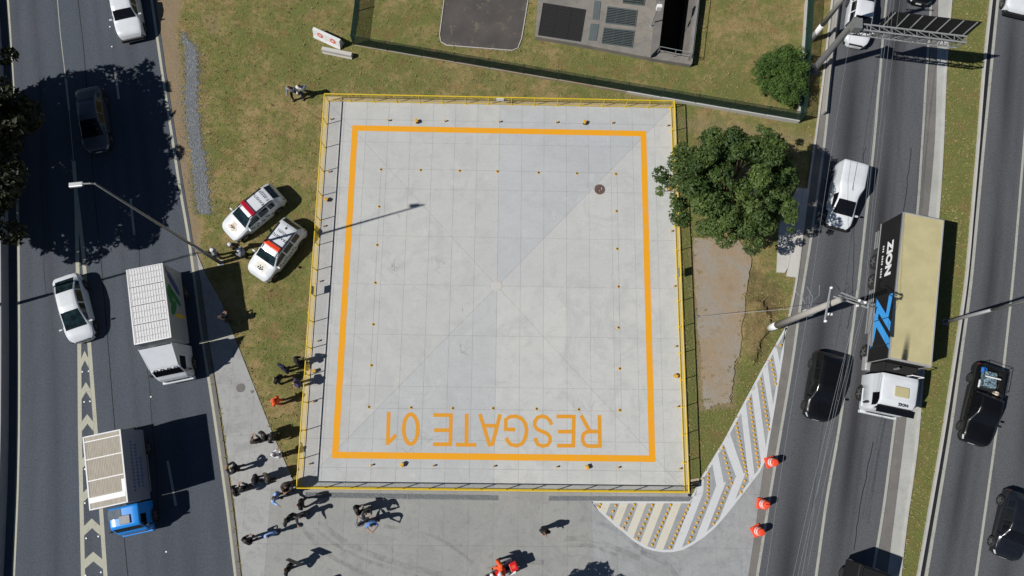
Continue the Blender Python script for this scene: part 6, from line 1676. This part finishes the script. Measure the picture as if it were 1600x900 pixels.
person(443, 767, 'person in black back at the lower left corner of the railing', 'black', 'brown', 'stand', 110)
person(447, 760, 'person in brown with raised hands right at the railing corner', 'brown', 'black', 'film', 170)
# on the apron
person(466, 789, 'person in black striding beside the left end of the gravel strip', 'black', 'black', 'wide', 95)
person(446, 812, 'person in black jacket facing away above the pale blue shirt', 'black', 'black', 'hips', 60)
person(468, 808, 'person in charcoal reaching out, right of the black jacket', 'char', 'jeans', 'point', -150)
person(419, 838, 'person in pale blue shirt standing on the apron below the group', 'sky', 'black', 'stand', -160)
person(383, 846, 'person in black at the left end of the lowest pair on the apron', 'black', 'black', 'phone', -30)
pb = person(446, 890, 'person in black carrying a dark square board at the bottom left', 'black', 'black', 'hips', 70)
bd = MB().bbox((0, 0, 0), (.06, .85, .62), .02).build('carried_board', MAT['black_trim'], None, loc=(pb.location.x + .34, pb.location.y + .42, 1.42), rot=(0, 0, R(70))); tag(bd, 'dark square board carried by the person at the bottom left', 'board')
person(480, 921, 'person below the bottom edge beside the board carrier, shown by a shadow only', 'black', 'black', 'stand', 30)
person(556.5, 798, 'person in black at the left of the camera group on the apron', 'black', 'black', 'phone', -60, hcol='brown')
person(560.5, 819, 'person in grey with dark hair at the lower left of the camera group', 'grey', 'black', 'phone', 20)
person(571, 802, 'person in black vest with a yellow stripe in the camera group', 'black', 'black', 'film', -120)
person(580, 821, 'person in blue shirt with arms raised in the camera group', 'blue', 'black', 'film', -170, long=False)
person(852, 832, 'person in black standing alone on the apron below the helipad', 'black', 'char', 'fold', 170)
person(640, 925, 'person below the bottom edge in the middle, shown by a shadow only', 'black', 'black', 'stand', 0)
# traffic officers and others on the lawn
person(331.5, 391, 'officer in white helmet beside the foot of the lamp post', 'grey', 'black', 'stand', -60, head='helmet', hcol='white')
person(359, 382, 'officer in white helmet and yellow vest nearest the red barred police car', 'khaki', 'black', 'hips', 180, head='helmet', hcol='white')
person(373, 391, 'officer in white helmet closest to the orange barred police car', 'grey', 'black', 'phone', 90, head='helmet', hcol='white')
person(344.5, 495, 'person standing alone in the shadow of the white box truck', 'black', 'black', 'phone', -20, hcol='brown')
person(451.5, 137.5, 'person in pale shirt and dark vest walking at the upper left of the helipad', 'grey', 'black', 'walk', 170)
person(467.5, 135.5, 'person in white shirt walking beside another above the helipad corner', 'white', 'jeans', 'walk', 175)
# riders
hdm = math.degrees(mc.rotation_euler.z)
rd = person(793, 890, 'rider with white helmet and orange sleeves on the motorcycle', 'orange', 'black', 'ride', hdm, head='helmet', hcol='white')
mm = Matrix.Rotation(mc.rotation_euler.z, 3, 'Z'); q_ = mc.location + mm @ Vector((0, -.22, 0)); rd.location = (q_.x, q_.y, -.03)
person(782, 884, 'person in orange jacket standing beside the motorcycle', 'orange', 'char', 'stand', -60, hcol='orange', head='cap')
